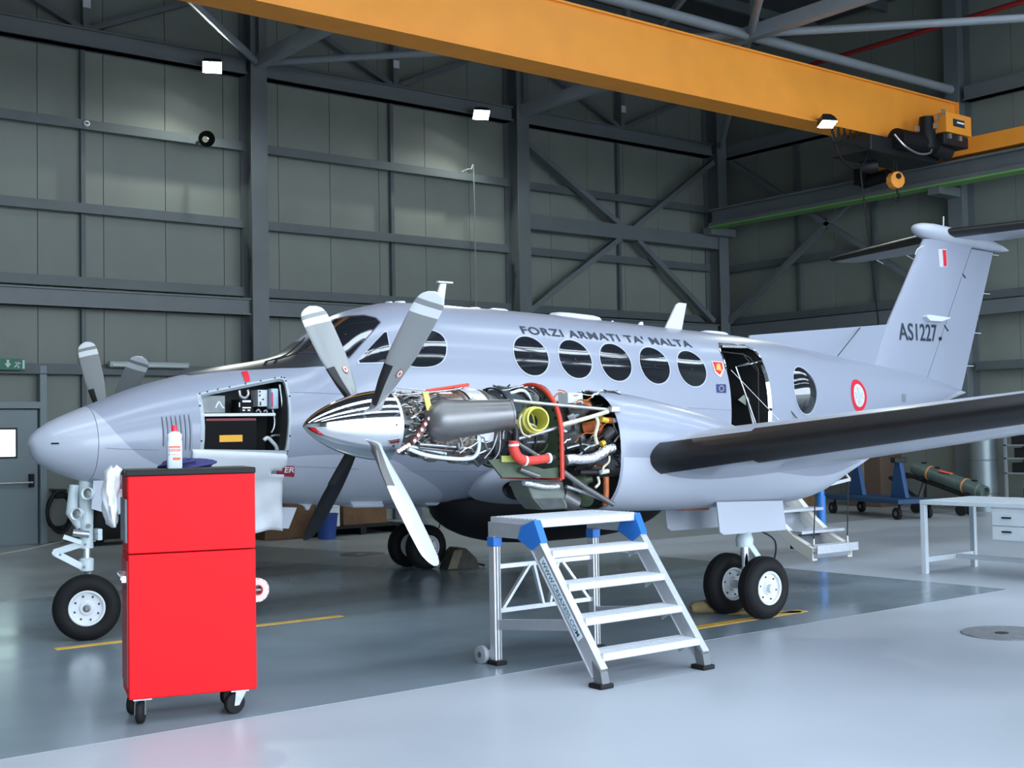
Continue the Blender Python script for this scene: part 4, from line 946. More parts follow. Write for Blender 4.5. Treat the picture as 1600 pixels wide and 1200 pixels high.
# exhaust stack sweeping out and aft
ec0, ec1 = A(692, 657, -2.84), A(797, 647.5, -2.955); ed_ = (ec1-ec0)/np.linalg.norm(ec1-ec0); el_ = np.linalg.norm(ec1-ec0)
prof = [(-.145*math.cos(t), .145*math.sin(t)) for t in np.linspace(.02, PI/2, 9)] + [(el_*f, .145+(.104-.145)*f**.8) for f in np.linspace(.08, .97, 10)] + [(el_*.975, .108), (el_, .108), (el_, .098), (el_*.6, .10)]
b = MB(); b.lathe(prof, ec0, ed_, 36); ex = tag(b.build('exhaust_stack', m_exh, AC, True, ang=50), 'large dull steel exhaust pipe bending aft')
b = MB(); b.tube([(ec0[0]+.152*math.cos(q), -2.80, ec0[2]+.152*math.sin(q)) for q in [2*PI*k/36 for k in range(37)]], .010, 6, False); b.build('stack_flange', m_blackm, ex, True)
# baffle plate with red seal
XP = 2.86; zc_, w0, zb0 = 1.56, .365, 1.235
arch = [(-EY-w0, zb0)] + [(-EY-w0*math.cos(t), zc_+.36*math.sin(t)) for t in np.linspace(0, PI, 28)] + [(-EY+w0, zb0)]
b = MB(); inner = [(-EY-.215*math.cos(t), ez(XP)+.215*math.sin(t)) for t in np.linspace(-.55, PI+.55, 30)]
b.loft([[(XP, y, z) for y, z in arch], [(XP, y, z) for y, z in inner]], cap=False, closed=True)
b.loft([[(XP+.006, y, z) for y, z in arch], [(XP+.006, y, z) for y, z in inner]], cap=False, closed=True)
bp = tag(b.build('baffle_plate', m_zinc, AC), 'green baffle plate with red edge')
b = MB(); b.tube([(XP, y, z) for y, z in arch], .017, 8); b.build('red_seal', m_redd, bp, True)
b = MB(); b.bar((XP-.01, -EY-w0, zb0), (XP-.01, -EY+w0, zb0), .02, .02); b.build('bottom_seal', m_redd, bp)
for k in range(14):
    t = .15+k*PI/14*.92; y, z = -EY-.32*math.cos(t), zc_+.315*math.sin(t); b = MB(); b.lathe([(0, .011), (.003, .011)], (XP-.001, y, z), (-1, 0, 0), 8); b.build('plate_hole', m_black, bp)
for k in range(6):
    b = MB(); b.lathe([(0, .011), (.003, .011)], (XP-.001, -EY-.335, 1.27+k*.055), (-1, 0, 0), 8); b.build('plate_hole', m_black, bp)
# named hoses, ducts and tubes; picture points on planes beside the engine
def T(name, pts, y, r, mat, k=5, n=10, lab=None):
    P = [A(p[0], p[1], p[2] if len(p) > 2 else y) for p in pts]; b = MB(); b.tube(catmull(P, k), r, n); o = b.build(name, mat, AC, True, ang=50)
    if lab: o['label'] = lab
    return o
q0, q1 = A(818, 660, -2.80), A(840, 655, -3.02)
b = MB(); dv_ = q1-q0; L_ = np.linalg.norm(dv_); b.lathe([(0, .095), (L_*.8, .095), (L_*.82, .078), (L_, .078), (L_+.01, .086), (L_+.012, .074), (L_*.3, .068)], q0, dv_, 32); tag(b.build('starter_duct', m_ylw, AC, True, ang=35), 'open yellow-green cooling duct')
T('band_clamp', [(822, 640, -2.9), (812, 655, -2.95), (816, 676, -2.95), (828, 683, -2.95)], -2.9, .008, m_cream)
T('red_hose', [(803, 689), (803, 702), (809, 714), (820, 720)], -3.03, .036, m_pink, lab='thick red elbow hose'); T('red_hose', [(820, 720), (835, 719), (856, 716)], -3.03, .031, m_pink)
for p0, p1 in [((802.6, 693.5), (802.8, 697)), ((818.5, 719.8), (821.5, 720.3)), ((855, 716), (858.5, 715.7))]: T('hose_clamp', [p0, p1], -3.03, .0375, m_gearw, 1)
T('hose_stub', [(858, 716), (866, 715)], -3.03, .022, m_blackm)
T('foil_hose', [(884, 719), (893, 717), (908, 718), (925, 716), (940, 709), (950, 702), (958, 700)], -2.96, .036, m_foil, lab='silver foil wrapped hose', n=14)
T('mount_tube', [(801, 626), (850, 631), (905, 636), (950, 640)], -2.93, .013, m_silver, 2); T('mount_tube', [(803, 687), (845, 676), (868, 669), (900, 660)], -2.93, .014, m_silver, 2)
T('wrapped_tube', [(877, 664), (900, 658), (925, 651), (950, 643)], -2.94, .016, m_cream, 3); T('mount_tube', [(808, 692), (824, 702), (838, 711)], -2.90, .017, m_exh, 2)
T('mount_tube', [(815, 692), (850, 690)], -2.86, .012, m_exh, 2)
T('mount_tube', [(880, 737), (915, 762), (958, 788)], -2.98, .020, m_exh, 2); T('mount_tube', [(885, 760), (920, 772), (955, 786)], -2.93, .014, m_silver, 2); T('mount_tube', [(812, 733), (842, 744)], -2.98, .018, m_exh, 2)
b = MB(); q = A(957, 640, -2.95); b.box((q[0]-.03, -2.98, q[2]-.02), (q[0]+.05, -2.93, q[2]+.025)); b.build('mount_lug', m_silver, AC, bevel=.006)
T('fire_sleeve', [(666, 611), (700, 606), (732, 601)], -2.66, .012, m_pink, 3); T('control_rod', [(620, 606), (645, 608), (668, 610)], -2.66, .005, m_silver, 2)
T('control_rod', [(632, 617), (680, 612), (715, 608)], -2.70, .006, m_silver, 2); T('control_rod', [(775, 611), (800, 612), (820, 608)], -2.66, .006, m_blackm, 3)
for p0, p1, y in [((664, 612), (671, 641), -2.83)]:
    b = MB(); b.bar(A(*p0, y), A(*p1, y-.02), .04, .012, (0, 1, 0)); b.build('yellow_strap', M('strap_yellow', (.72, .66, .14), .5), AC)
for p0, p1 in [((644, 693), (672, 650)), ((620, 706), (640, 694))]:
    b = MB(); b.bar(A(*p0, -2.86), A(*p1, -2.86), .03, .02, (0, 1, 0)); br = b.build('brown_bracket', M('bracket_brown', (.22, .04, .03), .5), AC)
    for f in np.linspace(.1, .9, 5): b = MB(); b.lathe([(0, .014), (.012, .012)], A(p0[0]+(p1[0]-p0[0])*f, p0[1]+(p1[1]-p0[1])*f, -2.875), (0, -1, 0), 10); b.build('bolt_head', m_silver, br)
T('drain_pipe', [(638, 701), (665, 711), (700, 716), (728, 717), (742, 713), (748, 700), (748, 677)], -2.84, .014, m_gearw, 4); T('pipe_collar', [(748, 686), (748, 675)], -2.84, .017, MATS['strap_yellow'], 1)
T('long_rod', [(655, 694), (695, 697), (727, 700)], -2.82, .011, m_silver, 2); T('long_rod', [(655, 699), (690, 703), (726, 706)], -2.80, .009, m_exh, 2); T('long_rod', [(640, 697), (665, 702), (697, 709)], -2.78, .010, m_gearw, 2)
T('bracket_wire', [(640, 704), (647, 714), (655, 707), (662, 714)], -2.8, .005, m_blackm, 2)
T('tab', [(716, 692), (718, 702), (722, 696), (718, 683)], -2.9, .012, m_exh, 3); T('curved_duct', [(780, 720), (775, 705), (778, 685), (785, 672)], -2.84, .03, m_blackm); T('curved_tube', [(757, 716), (770, 700), (777, 680), (782, 668)], -2.88, .006, m_silver); T('curved_tube', [(768, 722), (780, 705), (782, 672)], -2.9, .005, m_silver)
T('black_pipe', [(799, 660), (806, 672), (806, 690)], -2.98, .022, m_blackm); T('loop_tube', [(786, 686), (787, 674), (794, 671), (799, 677)], -2.93, .010, m_exh)
T('loom', [(797, 615), (815, 610), (826, 618), (832, 640)], -2.75, .012, m_gearw); T('loom', [(826, 604), (845, 620), (852, 650)], -2.8, .008, m_blackm)
b = MB(); b.sphere(A(838, 625, -2.62), .12, 18, (1, 1, 1)); b.build('oil_tank', m_exh, AC, True)
q = A(800, 660, -2.85); b = MB(); b.box((q[0]-.02, -2.92, q[2]-.04), (q[0]+.06, -2.80, q[2]+.02)); b.build('valve_block', M('valve_yellow', (.62, .46, .10), .4), AC, bevel=.01)
# lower plate, oil cooler scoop
P = [A(*p, -2.95) for p in [(763, 719), (790, 716), (850, 733), (873, 730), (873, 747), (785, 746)]]; b = MB(); b.prism(P, (0, .02, 0)); b.build('lower_panel', m_zinc, AC)
P = [A(*p, -2.97) for p in [(784, 712), (805, 712), (805, 722), (784, 722)]]; b = MB(); b.prism(P, (0, .01, 0)); b.build('yellow_bracket', M('bracket_olive', (.38, .40, .10), .5), AC)
P = [A(*p, -2.86) for p in [(822, 752), (880, 752), (888, 795), (848, 797), (832, 778)]]; b = MB(); b.prism(P, (0, .22, 0)); sc = tag(b.build('intake_scoop', M('scoop_grey', (.13, .155, .13), .45, var=.15, scale=10), AC, bevel=.012), 'dark green-grey intake scoop below the engine')
b = MB(); b.prism([p+np.array([0, -.004, 0]) for p in [A(*q, -2.86) for q in [(836, 779), (878, 778), (884, 793), (850, 795)]]], (0, .003, 0)); b.build('scoop_screen', m_fire, sc)
q = A(900, 785, -2.8); b = MB(); b.lathe([(0, .07), (.15, .07), (.16, .03)], q+np.array([-.15, 0, .06]), (1, 0, -.5), 20); b.build('starter_unit', m_exh, AC, True)
# nose strut of the cowl keel: foil blanket above the inlet
T('foil_blanket', [(818, 754), (835, 757), (850, 760), (872, 760)], -2.9, .022, m_foil)
# accessories between baffle and firewall
b = MB(); b.box(tuple(A(885, 628, -2.80)-np.array([.0, .02, .02])), tuple(A(905, 618, -2.80)+np.array([.02, .10, .02]))); jb = b.build('junction_block', M('block_pale', (.55, .62, .64), .4), AC, bevel=.006)
for f in (.25, .5, .75): b = MB(); q = A(885+20*f, 630, -2.83); b.tube([q, q+np.array([0, -.005, -.03])], .012, 8); b.build('connector', m_blackm, jb)
T('gold_fitting', [(939, 655), (949, 657)], -2.92, .022, M('gold_fit', (.65, .45, .05), .35), 1); T('copper_collar', [(949, 657), (955, 657)], -2.92, .024, m_orange, 1); T('white_cap', [(955, 657), (962, 657)], -2.92, .018, m_gearw, 1)
T('orange_pipe', [(937, 650), (938, 675), (942, 700), (936, 706)], -2.86, .026, m_orange); T('orange_pipe', [(925, 690), (926, 705)], -2.82, .024, m_orange); T('orange_pipe', [(947, 745), (947, 770), (945, 790)], -2.92, .022, m_orange, 3)
T('braided_line', [(931, 650), (934, 662), (930, 680), (933, 694)], -2.93, .014, m_cream); T('cream_line', [(952, 712), (951, 722), (943, 730), (942, 738)], -2.95, .009, m_cream); T('cream_line', [(934, 745), (936, 755), (930, 762)], -2.95, .010, m_cream)
T('hydraulic_line', [(905, 738), (925, 738), (940, 737)], -2.9, .022, m_blackm, 2); T('hydraulic_elbow', [(938, 738), (950, 736)], -2.93, .018, m_gearw, 2)
q = A(950, 680, -2.93); b = MB(); b.lathe([(0, .03), (.02, .045), (.10, .05), (.12, .03)], q+np.array([-.05, 0, -.03]), (.7, 0, .5), 18); b.build('filter_bowl', m_blackm, AC, True); T('gold_fitting', [(939, 694), (944, 691)], -2.93, .022, MATS['gold_fit'], 1)
for k, (px, py, rr__, mt) in enumerate([(893, 690, .07, m_case), (905, 675, .05, m_blackm), (915, 700, .055, m_case), (885, 700, .04, m_silver), (900, 645, .06, m_case), (925, 640, .05, m_orange), (920, 670, .045, m_orange), (890, 678, .035, m_silver), (905, 755, .05, m_zinc), (925, 780, .06, m_zinc), (910, 730, .04, m_blackm)]):
    q = A(px, py, -2.78); b = MB(); b.lathe([(0, rr__*.6), (.01, rr__), (.10, rr__), (.11, rr__*.6), (.15, rr__*.4)], q+np.array([-.06, 0, 0]), (.6, -.7*((-1)**k), .2), 16); b.build('accessory', mt, AC, True, ang=35)
rnd = random.Random(5)
def wire_run(x0, x1, rad, n, mats, rmin=.003, rmax=.008, arc=(-.2, 1.25)):
    for k in range(n):
        a = rnd.uniform(arc[0]*PI, arc[1]*PI); P = []; x = rnd.uniform(x0, x1-.08); ln = rnd.uniform(.06, min(.3, x1-x)); nseg = 4
        da = rnd.uniform(-.5, .5); rr__ = rad(x)+rnd.uniform(.005, .03)
        for j in range(nseg+1):
            aa = a+da*j/nseg+rnd.uniform(-.06, .06); r_ = rr__+rnd.uniform(-.006, .012); xx = x+ln*j/nseg
            P.append(EC(xx)+np.array([0, r_*math.cos(aa+PI*.0), r_*math.sin(aa)]))
        b = MB(); b.tube(catmull(P, 4), rnd.uniform(rmin, rmax), 6); b.build('engine_line', rnd.choice(mats), AC, True)
# lines wind over the side seen and over the top (angles measured from starboard, so 0.5*pi is up and pi is port)
wire_run(1.64, 1.95, lambda x: .19, 34, [m_silver, m_silver, m_blackm, m_cream, m_case, m_exh, m_tan]); wire_run(1.95, 2.6, lambda x: .255, 16, [m_silver, m_blackm, m_exh]); wire_run(2.9, 3.75, lambda x: .20, 40, [m_silver, m_gearw, m_blackm, m_blackm, m_orange, m_cream, m_case])
wire_run(2.9, 3.7, lambda x: .29, 46, [m_silver, m_silver, m_blackm, m_blackm, m_cream, m_gearw, m_case, m_orange], .003, .009, (.55, 1.45)); wire_run(1.9, 2.7, lambda x: .25, 26, [m_silver, m_blackm, m_exh, m_case, m_silver], .003, .007, (.95, 1.45)); wire_run(1.66, 2.0, lambda x: .21, 22, [m_silver, m_blackm, m_cream, m_case, m_tan], .003, .006, (.4, 1.4)); wire_run(2.45, 2.85, lambda x: .28, 18, [m_silver, m_blackm, m_gearw, m_zinc], .003, .008, (.3, 1.3))
for k in range(26):      # small fittings round the gearbox
    a = rnd.uniform(.35*PI, 1.3*PI); x = rnd.uniform(1.66, 1.92); r_ = .20; q = EC(x)+np.array([0, r_*math.cos(a), r_*math.sin(a)]); d_ = np.array([rnd.uniform(-1, 1), math.cos(a), math.sin(a)])
    s_ = rnd.uniform(.010, .022); b = MB(); b.lathe([(-.01, s_), (.02, s_), (.022, s_*.6), (.04, s_*.6)], q, d_, 6 if k % 2 else 12); b.build('engine_fitting', rnd.choice([m_silver, m_silver, m_case, m_blackm, m_tan]), AC, k % 2 == 0)
for k in range(22):
    a = rnd.uniform(.2*PI, 1.35*PI); x = rnd.uniform(2.95, 3.7); r_ = rnd.uniform(.15, .30); q = EC(x)+np.array([0, r_*math.cos(a), r_*math.sin(a)-.08]); d_ = np.array([rnd.uniform(-1, 1), math.cos(a), math.sin(a)])
    s_ = rnd.uniform(.012, .032); b = MB(); b.lathe([(-.02, s_), (.03, s_), (.032, s_*.6), (.06, s_*.6)], q, d_, 6 if k % 2 else 12); b.build('engine_fitting', rnd.choice([m_silver, m_case, m_blackm, m_blackm, m_orange]), AC, k % 2 == 0)
# right engine keeps its cowling
b = MB(); b.loft([[(x, EY+r*math.cos(t), 1.56+dz_+r*1.05*math.sin(t)) for t in [2*PI*k/36 for k in range(36)]] for x, r, dz_ in ((1.62, .24, .06), (1.8, .31, .02), (2.3, .37, -.03), (3.0, .40, -.1), (3.42, .42, -.13))]); b.build('engine_cowling', m_grey, AC, True)

# ------------------------------------------------------------------ landing gear
WR = .256
def wheel(parent, c, ax, tw=.085, hub=.135, bolts=6):
    c = np.array(c, float); ax = np.array(ax, float); ax /= np.linalg.norm(ax)
    prof = [(-tw*.72, hub), (-tw*.95, hub+.02), (-tw, hub+.06), (-tw*.85, WR-.03), (-tw*.55, WR-.006), (-tw*.3, WR), (tw*.3, WR), (tw*.55, WR-.006), (tw*.85, WR-.03), (tw, hub+.06), (tw*.95, hub+.02), (tw*.72, hub)]
    b = MB(); b.lathe(prof, c, ax, 48, cap=False)
    ty = b.build('tyre', m_rubber, parent, True, ang=50)
    for g in (-.35, 0, .35):
        b = MB(); b.lathe([(tw*g-.004, WR-.004), (tw*g-.003, WR+.0015), (tw*g+.003, WR+.0015), (tw*g+.004, WR-.004)], c, ax, 48, cap=False); b.build('tread_rib', m_rubber, ty, True)
    b = MB(); b.lathe([(-tw*.75, .01), (-tw*.72, hub-.01), (-tw*.85, hub+.004), (tw*.85, hub+.004), (tw*.90, hub-.004), (tw*.84, hub-.014), (tw*.60, hub-.02), (tw*.55, .06), (tw*.75, .05), (tw*.75, .005)], c, ax, 40)
    hb_ = b.build('wheel_hub', M('wheel_white', (.74, .77, .80), .35), ty, True, ang=30)
    a = np.array([0, 0, 1.]); a = a-ax*(a@ax); a /= np.linalg.norm(a); e = np.cross(ax, a)
    for k in range(bolts):
        q = k*2*PI/bolts+.3; p = c+ax*(tw*.575)+(a*math.cos(q)+e*math.sin(q))*(hub-.04)
        b = MB(); b.lathe([(0, .009), (.008, .007)], p, ax, 8); b.build('wheel_bolt', m_blackm, ty)
    b = MB(); b.lathe([(0, .03), (.012, .028), (.014, .018), (.025, .016)], c+ax*tw*.75, ax, 16); b.build('axle_cap', m_exh, ty, True)
    return ty
for s in (-1, 1):
    yc = s*2.60; b = MB(); b.tube([(5.10, yc, 1.05), (5.10, yc, .60)], .062, 20); mg = tag(b.build('main_gear_leg', m_gearw, AC, True), 'white main landing gear leg with twin wheels')
    b = MB(); b.tube([(5.10, yc, .62), (5.10, yc, .27)], .036, 18); b.build('chrome_piston', m_chrome, mg, True)
    b = MB(); b.tube([(5.10, yc-.30, .256), (5.10, yc+.30, .256)], .035, 14); b.build('axle', m_gearw, mg, True)
    b = MB(); b.lathe([(0, .07), (.06, .075), (.10, .062)], (5.10, yc, .58), (0, 0, 1), 20); b.build('gland_nut', m_gearw, mg, True)
    for zz_ in ((.60, .43), (.30, .43)):
        b = MB(); b.bar((5.15, yc, zz_[0]), (5.30, yc, zz_[1]), .05, .03, (0, 1, 0)); b.build('torque_link', m_gearw, mg)
    b = MB(); b.tube(catmull([(5.18, yc-.08, .72), (5.36, yc-.1, .62), (5.34, yc-.1, .45), (5.2, yc-.08, .33)], 5), .008, 6); b.build('brake_line', m_black, mg, True)
    wheel(AC, (5.10, yc-.20, WR), (0, -1, 0)); wheel(AC, (5.10, yc+.20, WR), (0, 1, 0) if s > 0 else (0, -1, 0))
    for k, yy in enumerate((yc-.30, yc+.30)):
        P = [A(*p, -2.9) for p in [(1119, 784), (1222, 782), (1228, 828), (1130, 836), (1124, 832)]]
        b = MB(); b.prism([(p[0], yy-.008, p[2]+ (0 if k == 0 else .0)) for p in P], (0, .016, 0)); b.build('gear_door', m_lgrey, AC, bevel=.004)
P = [A(*p, -2.6) for p in [(1056, 795), (1105, 789), (1112, 791), (1108, 797), (1070, 798)]]; b = MB(); b.prism(P, (0, .12, 0)); b.build('orange_fairing', M('fairing_orange', (.50, .16, .06), .5), AC, bevel=.008)
# nose gear, steered towards the viewer
nx = .437; ca = math.radians(17); axv = np.array([-math.sin(ca), -math.cos(ca), 0]); fwv = np.array([-math.cos(ca), math.sin(ca), 0])
def NG(u, v, z): return np.array([nx, 0, 0])+fwv*u+axv*v+np.array([0, 0, z])   # u forward, v towards the viewer
b = MB(); b.tube([NG(0, 0, 1.28), NG(0, 0, .80)], [.058, .050], 20); ng = tag(b.build('nose_gear_leg', m_gearw, AC, True), 'white nose landing gear leg')
b = MB(); b.tube([NG(0, 0, .82), NG(0, 0, .56)], .032, 18); b.build('chrome_piston', m_chrome, ng, True)
b = MB(); b.lathe([(0, .052), (.10, .052)], NG(0, 0, .72), (0, 0, 1), 20); b.build('gland_collar', m_gearw, ng, True)
b = MB(); b.lathe([(0, .052), (.09, .056), (.10, .04)], NG(0, 0, .545), (0, 0, 1), 20); b.build('fork_crown', m_gearw, ng, True)
for sd in (-1, 1): b = MB(); b.tube(catmull([NG(0, 0, .57), NG(0, sd*.11, .52), NG(0, sd*.115, .40), NG(0, sd*.11, .256)], 4), [.034]*9+[.03]*4, 12); b.build('fork_arm', m_gearw, ng, True) if sd < 0 else None
for z0, z1 in ((.76, .70), (.575, .70)):
    b = MB(); b.bar(NG(.03, .03, z0), NG(.24, .03, z1), .05, .028, (0, 1, 0)); b.build('torque_link', m_gearw, ng)
b = MB(); b.tube([NG(.24, -.03, .70), NG(.24, .08, .70)], .016, 10); b.build('link_pin', m_gearw, ng, True)
b = MB(); b.bar(NG(.04, .05, .77), NG(.17, .05, .82), .035, .02, (0, 1, 0)); b.build('steering_link', m_gearw, ng)
b = MB(); b.tube([NG(.10, .06, .85), NG(-.02, .06, .83)], .028, 12); b.build('shimmy_damper', m_silver, ng, True)
b = MB(); b.box(tuple(np.minimum(NG(-.12, .05, .78), NG(-.05, -.05, .87))), tuple(np.maximum(NG(-.12, .05, .78), NG(-.05, -.05, .87)))); b.build('tow_bracket', m_gearw, ng, bevel=.006)
b = MB(); b.tube([NG(.09, .0, 1.22), NG(.11, .0, 1.0), NG(.05, .0, .88)], [.036, .045, .026], 16); b.build('drag_brace', m_gearw, ng, True)
for px, py in ((141, 771), (124, 803)):
    q = A(px, py, -.14); b = MB(); b.lathe([(0, .045), (.05, .05), (.052, .046), (.03, .03), (.02, .002)], q, (-.75, -.65, .05), 24); lt = b.build('taxi_light', m_gearw, ng, True); b = MB(); b.lathe([(0, .043), (.006, .03), (.01, .002)], q+np.array([-.75, -.65, .05])*.04, (-.75, -.65, .05), 20); b.build('light_lens', m_chrome, lt, True)
for px, py, r_ in ((138, 822, .018), (151, 835, .010), (148, 845, .008), (133, 851, .010), (131, 886, .012), (94, 867, .010)):
    b = MB(); b.lathe([(0, r_), (.012, r_*.8)], A(px, py, -.08), (-.3, -1, 0), 12); b.build('pivot_bolt', m_exh, ng, True)
P = [A(*p, -.16) for p in [(146, 751), (184, 750), (192, 800), (184, 805), (165, 803), (160, 800), (143, 795)]]; b = MB(); b.prism(P, (0, .012, 0)); b.build('nose_gear_door', m_lgrey, AC)
P = [A(*p, .22) for p in [(120, 752), (140, 752), (128, 835), (121, 800)]]; b = MB(); b.prism(P, (0, .012, 0)); b.build('nose_gear_door', m_lgrey, AC)
wheel(AC, NG(0, .0, WR), axv, tw=.08, bolts=8)

# ================================================================== TOOL CABINET AND WHAT IS ON IT
TA = math.radians(-16.6)
tb = empty('tool_cabinet', (2.622, 6.789, 0), TA); tag(tb, 'tall red tool cabinet on casters with a black top', 'cabinet')
W_, D_ = .70, .40
b = MB(); b.box((0, 0, .14), (W_, D_, .935)); lowc = b.build('lower_cabinet', m_red, tb, bevel=.006)
b = MB(); b.box((0, .0, .94), (W_, D_, 1.368)); b.build('upper_chest', m_red, tb, bevel=.006)
b = MB(); b.box((-.012, -.004, 1.368), (W_+.004, D_+.02, 1.402)); b.build('top_mat', m_black, tb, bevel=.006)
b = MB(); b.box((-.006, .02, .20), (0, D_-.02, .90)); b.build('side_panel', M('side_panel_shaded_red', (.40, .012, .016), .4), lowc)  # darker copy of the cabinet red, shade of this side put into the colour
b = MB(); b.box((-.012, .03, 1.0), (-.001, D_-.03, 1.24)); b.build('side_plate', M('side_plate_grey', (.20, .22, .25), .35), tb)
b = MB(); b.tube([(-.03, .06, .80), (-.03, .34, .80)], .008, 8); b.box((-.03, .055, .78), (0, .075, .815)); b.box((-.03, .325, .78), (0, .345, .815)); b.build('side_handle', m_chrome, tb, True)
b = MB(); b.box((-.022, .03, .74), (0, .06, .775)); b.build('catch', m_black, tb)
for k, (x, y) in enumerate(((.075, .07), (.61, .07), (.06, .33), (.62, .33))):
    an = [1.25, .35, 1.1, .5][k]; dx, dy = math.cos(an), math.sin(an)
    b = MB(); b.box((x-.05, y-.04, .128), (x+.05, y+.04, .14)); ct = b.build('caster', m_silver, tb)
    wx_, wy_ = x-dx*.03, y-dy*.03
    for sd in (-1, 1):
        ox, oy = -dy*.028*sd, dx*.028*sd
        b = MB(); b.prism([(x+ox-dx*.035, y+oy-dy*.035, .128), (x+ox+dx*.035, y+oy+dy*.035, .128), (wx_+ox+dx*.015, wy_+oy+dy*.015, .05), (wx_+ox-dx*.015, wy_+oy-dy*.015, .05)], (-dy*.004, dx*.004, 0)); b.build('fork_plate', m_silver, ct)
    b = MB(); b.lathe([(-.02, .045), (-.018, .056), (-.010, .062), (.010, .062), (.018, .056), (.02, .045)], (wx_, wy_, .062), (-dy, dx, 0), 28); b.build('caster_wheel', m_rubber, ct, True)
RT = Matrix.Rotation(TA, 3, 'Z')
def tw_(x, y, z): v = RT @ Vector((x, y, 0)); return (2.622+v.x, 6.789+v.y, z)
# bottle
bo_ = empty('cleaner_bottle', tw_(.275, .20, 1.402)); tag(bo_, 'white plastic bottle with a red cap standing on the tool cabinet', 'bottle')
def sq(w_, d_, z, n=28, e=4.): return [(w_*math.copysign(abs(math.cos(t))**(2/e), math.cos(t)), d_*math.copysign(abs(math.sin(t))**(2/e), math.sin(t)), z) for t in [2*PI*k/n for k in range(n)]]
b = MB(); b.loft([sq(.040, .026, 0), sq(.043, .028, .006), sq(.043, .028, .085), sq(.043, .028, .15), sq(.039, .026, .165), sq(.042, .027, .18), sq(.041, .027, .195), sq(.030, .020, .206), sq(.014, .014, .213, e=2), sq(.013, .013, .222, e=2)]); b.build('bottle_body', M('bottle_white', (.58, .63, .72), .35), bo_, True, ang=50)
b = MB(); b.lathe([(0, .018), (.03, .017), (.034, .014)], (0, 0, .214), (0, 0, 1), 20); b.build('cap', M('cap_red', (.80, .02, .05), .4), bo_, True)
bo_.rotation_euler = (0, 0, TA)
m_lab = M('label_red', (.75, .12, .05), .5)
for z0, z1, x0, x1 in ((.118, .128, -.034, .03), (.098, .112, -.034, .03), (.048, .063, -.012, .03)): b = MB(); b.box((x0, -.0295, z0), (x1, -.0285, z1)); b.build('label_block', m_lab, bo_)
text_on('label_lettering', 'ALCOOL', .02, (-.002, -.0302, .105), (1, 0, 0), (0, 0, 1), m_wtxt, bo_, fit=(.056, .008)); text_on('label_small_print', 'E', .02, (-.031, -.0296, .079), (1, 0, 0), (0, 0, 1), m_letter, bo_, fit=(.007, .012))
b = MB(); b.box((-.018, -.0295, .077), (.028, -.0285, .079)); b.box((-.018, -.0295, .083), (.028, -.0285, .084)); b.build('label_line', M('label_line_red', (.6, .25, .2), .5), bo_)
# blue rag
def blob(name, mat, c, sx, sy, sz, seed, lumps=.35, n=36, m=22, flat=True, rz=0.):
    r = random.Random(seed); ph = [(r.uniform(1, 5), r.uniform(1, 5), r.uniform(0, 6.28), r.uniform(.3, 1)) for _ in range(9)]
    b = MB(); rr = []
    for i in range(m+1):
        v = (i+.01)/(m+.02); row = []
        for k in range(n):
            t = 2*PI*k/n; a = v*PI; f = 1+lumps*sum(w_*math.sin(p*t*1.0//1*1.0+q*a*2+h) if False else w_*math.sin(round(p)*t+q*a+h) for p, q, h, w_ in ph)/4
            x, y, z = math.sin(a)*math.cos(t)*sx*f, math.sin(a)*math.sin(t)*sy*f, math.cos(a)*sz*f+sz
            row.append((c[0]+x*math.cos(rz)-y*math.sin(rz), c[1]+x*math.sin(rz)+y*math.cos(rz), max(c[2], c[2]+z*1.0-sz*.35) if flat else c[2]+z))
        rr.append(row)
    b.loft(rr); return b.build(name, mat, None, True, ang=80)
tag(blob('blue_rag', m_navy, tw_(.36, .31, 1.402), .135, .07, .028, 3, .5, rz=TA), 'crumpled navy blue rag beside the bottle on the tool cabinet', 'rag')
# plastic bag hanging at the left end
b = MB(); rr = []; r_ = random.Random(2)
for i in range(13):
    v = i/12; z = 1.402+.01-.33*v; row = []
    for k in range(24):
        t = 2*PI*k/24; f = 1+.22*math.sin(3*t+v*7)+.12*math.sin(7*t-v*9)
        row.append(tw_(-.065-.022*math.sin(v*3)+(.045-.012*v)*math.cos(t)*f*(1 if 0 < i < 12 else .3), .13+.08*math.sin(t)*f*(1 if 0 < i < 12 else .3), z+(.02*math.sin(2*t+1) if i < 12 else 0)))
    rr.append(row)
b.loft(rr); tag(b.build('plastic_bag', m_white_cl, None, True, ang=70), 'crumpled white plastic bag hanging at the left end of the tool cabinet', 'bag')
# roll of tape on the right end
tr = empty('tape_roll', tw_(W_+.014, .26, .67), TA); tag(tr, 'white and red roll of tape hung on the right side of the tool cabinet', 'tape roll')
b = MB(); b.lathe([(-.02, .03), (-.022, .07), (.022, .07), (.02, .03), (-.02, .03)], (.035, 0, 0), (.25, -1, 0), 32, cap=False); b.build('tape_ring', M('tape_white', (.62, .50, .46), .6), tr, True, ang=30)
b = MB(); b.lathe([(-.023, .026), (-.023, .032), (.023, .032), (.023, .026), (-.023, .026)], (.035, 0, 0), (.25, -1, 0), 28, cap=False); b.build('tape_core', M('core_red', (.45, .06, .06), .6), tr, True)
for k in range(12):
    a = k*PI/6; b = MB(); u = np.array([.97, .24, 0]); c = np.array([.035, 0, 0])-np.array([-.24, .97, 0])*-.0; q = np.array([.035, 0, 0])+np.array([.24, -.97, 0])*.0225+(u*math.cos(a)+np.array([0, 0, 1])*math.sin(a))*.062
    b.bar(q, q+(u*math.cos(a)+np.array([0, 0, 1])*math.sin(a))*.008, .004, .002, (0, 1, 0)); b.build('tape_mark', MATS['core_red'], tr)
b = MB(); b.tube([(-.01, 0, 0), (.06, -.01, 0)], .008, 8); b.build('hanger_pin', m_silver, tr)

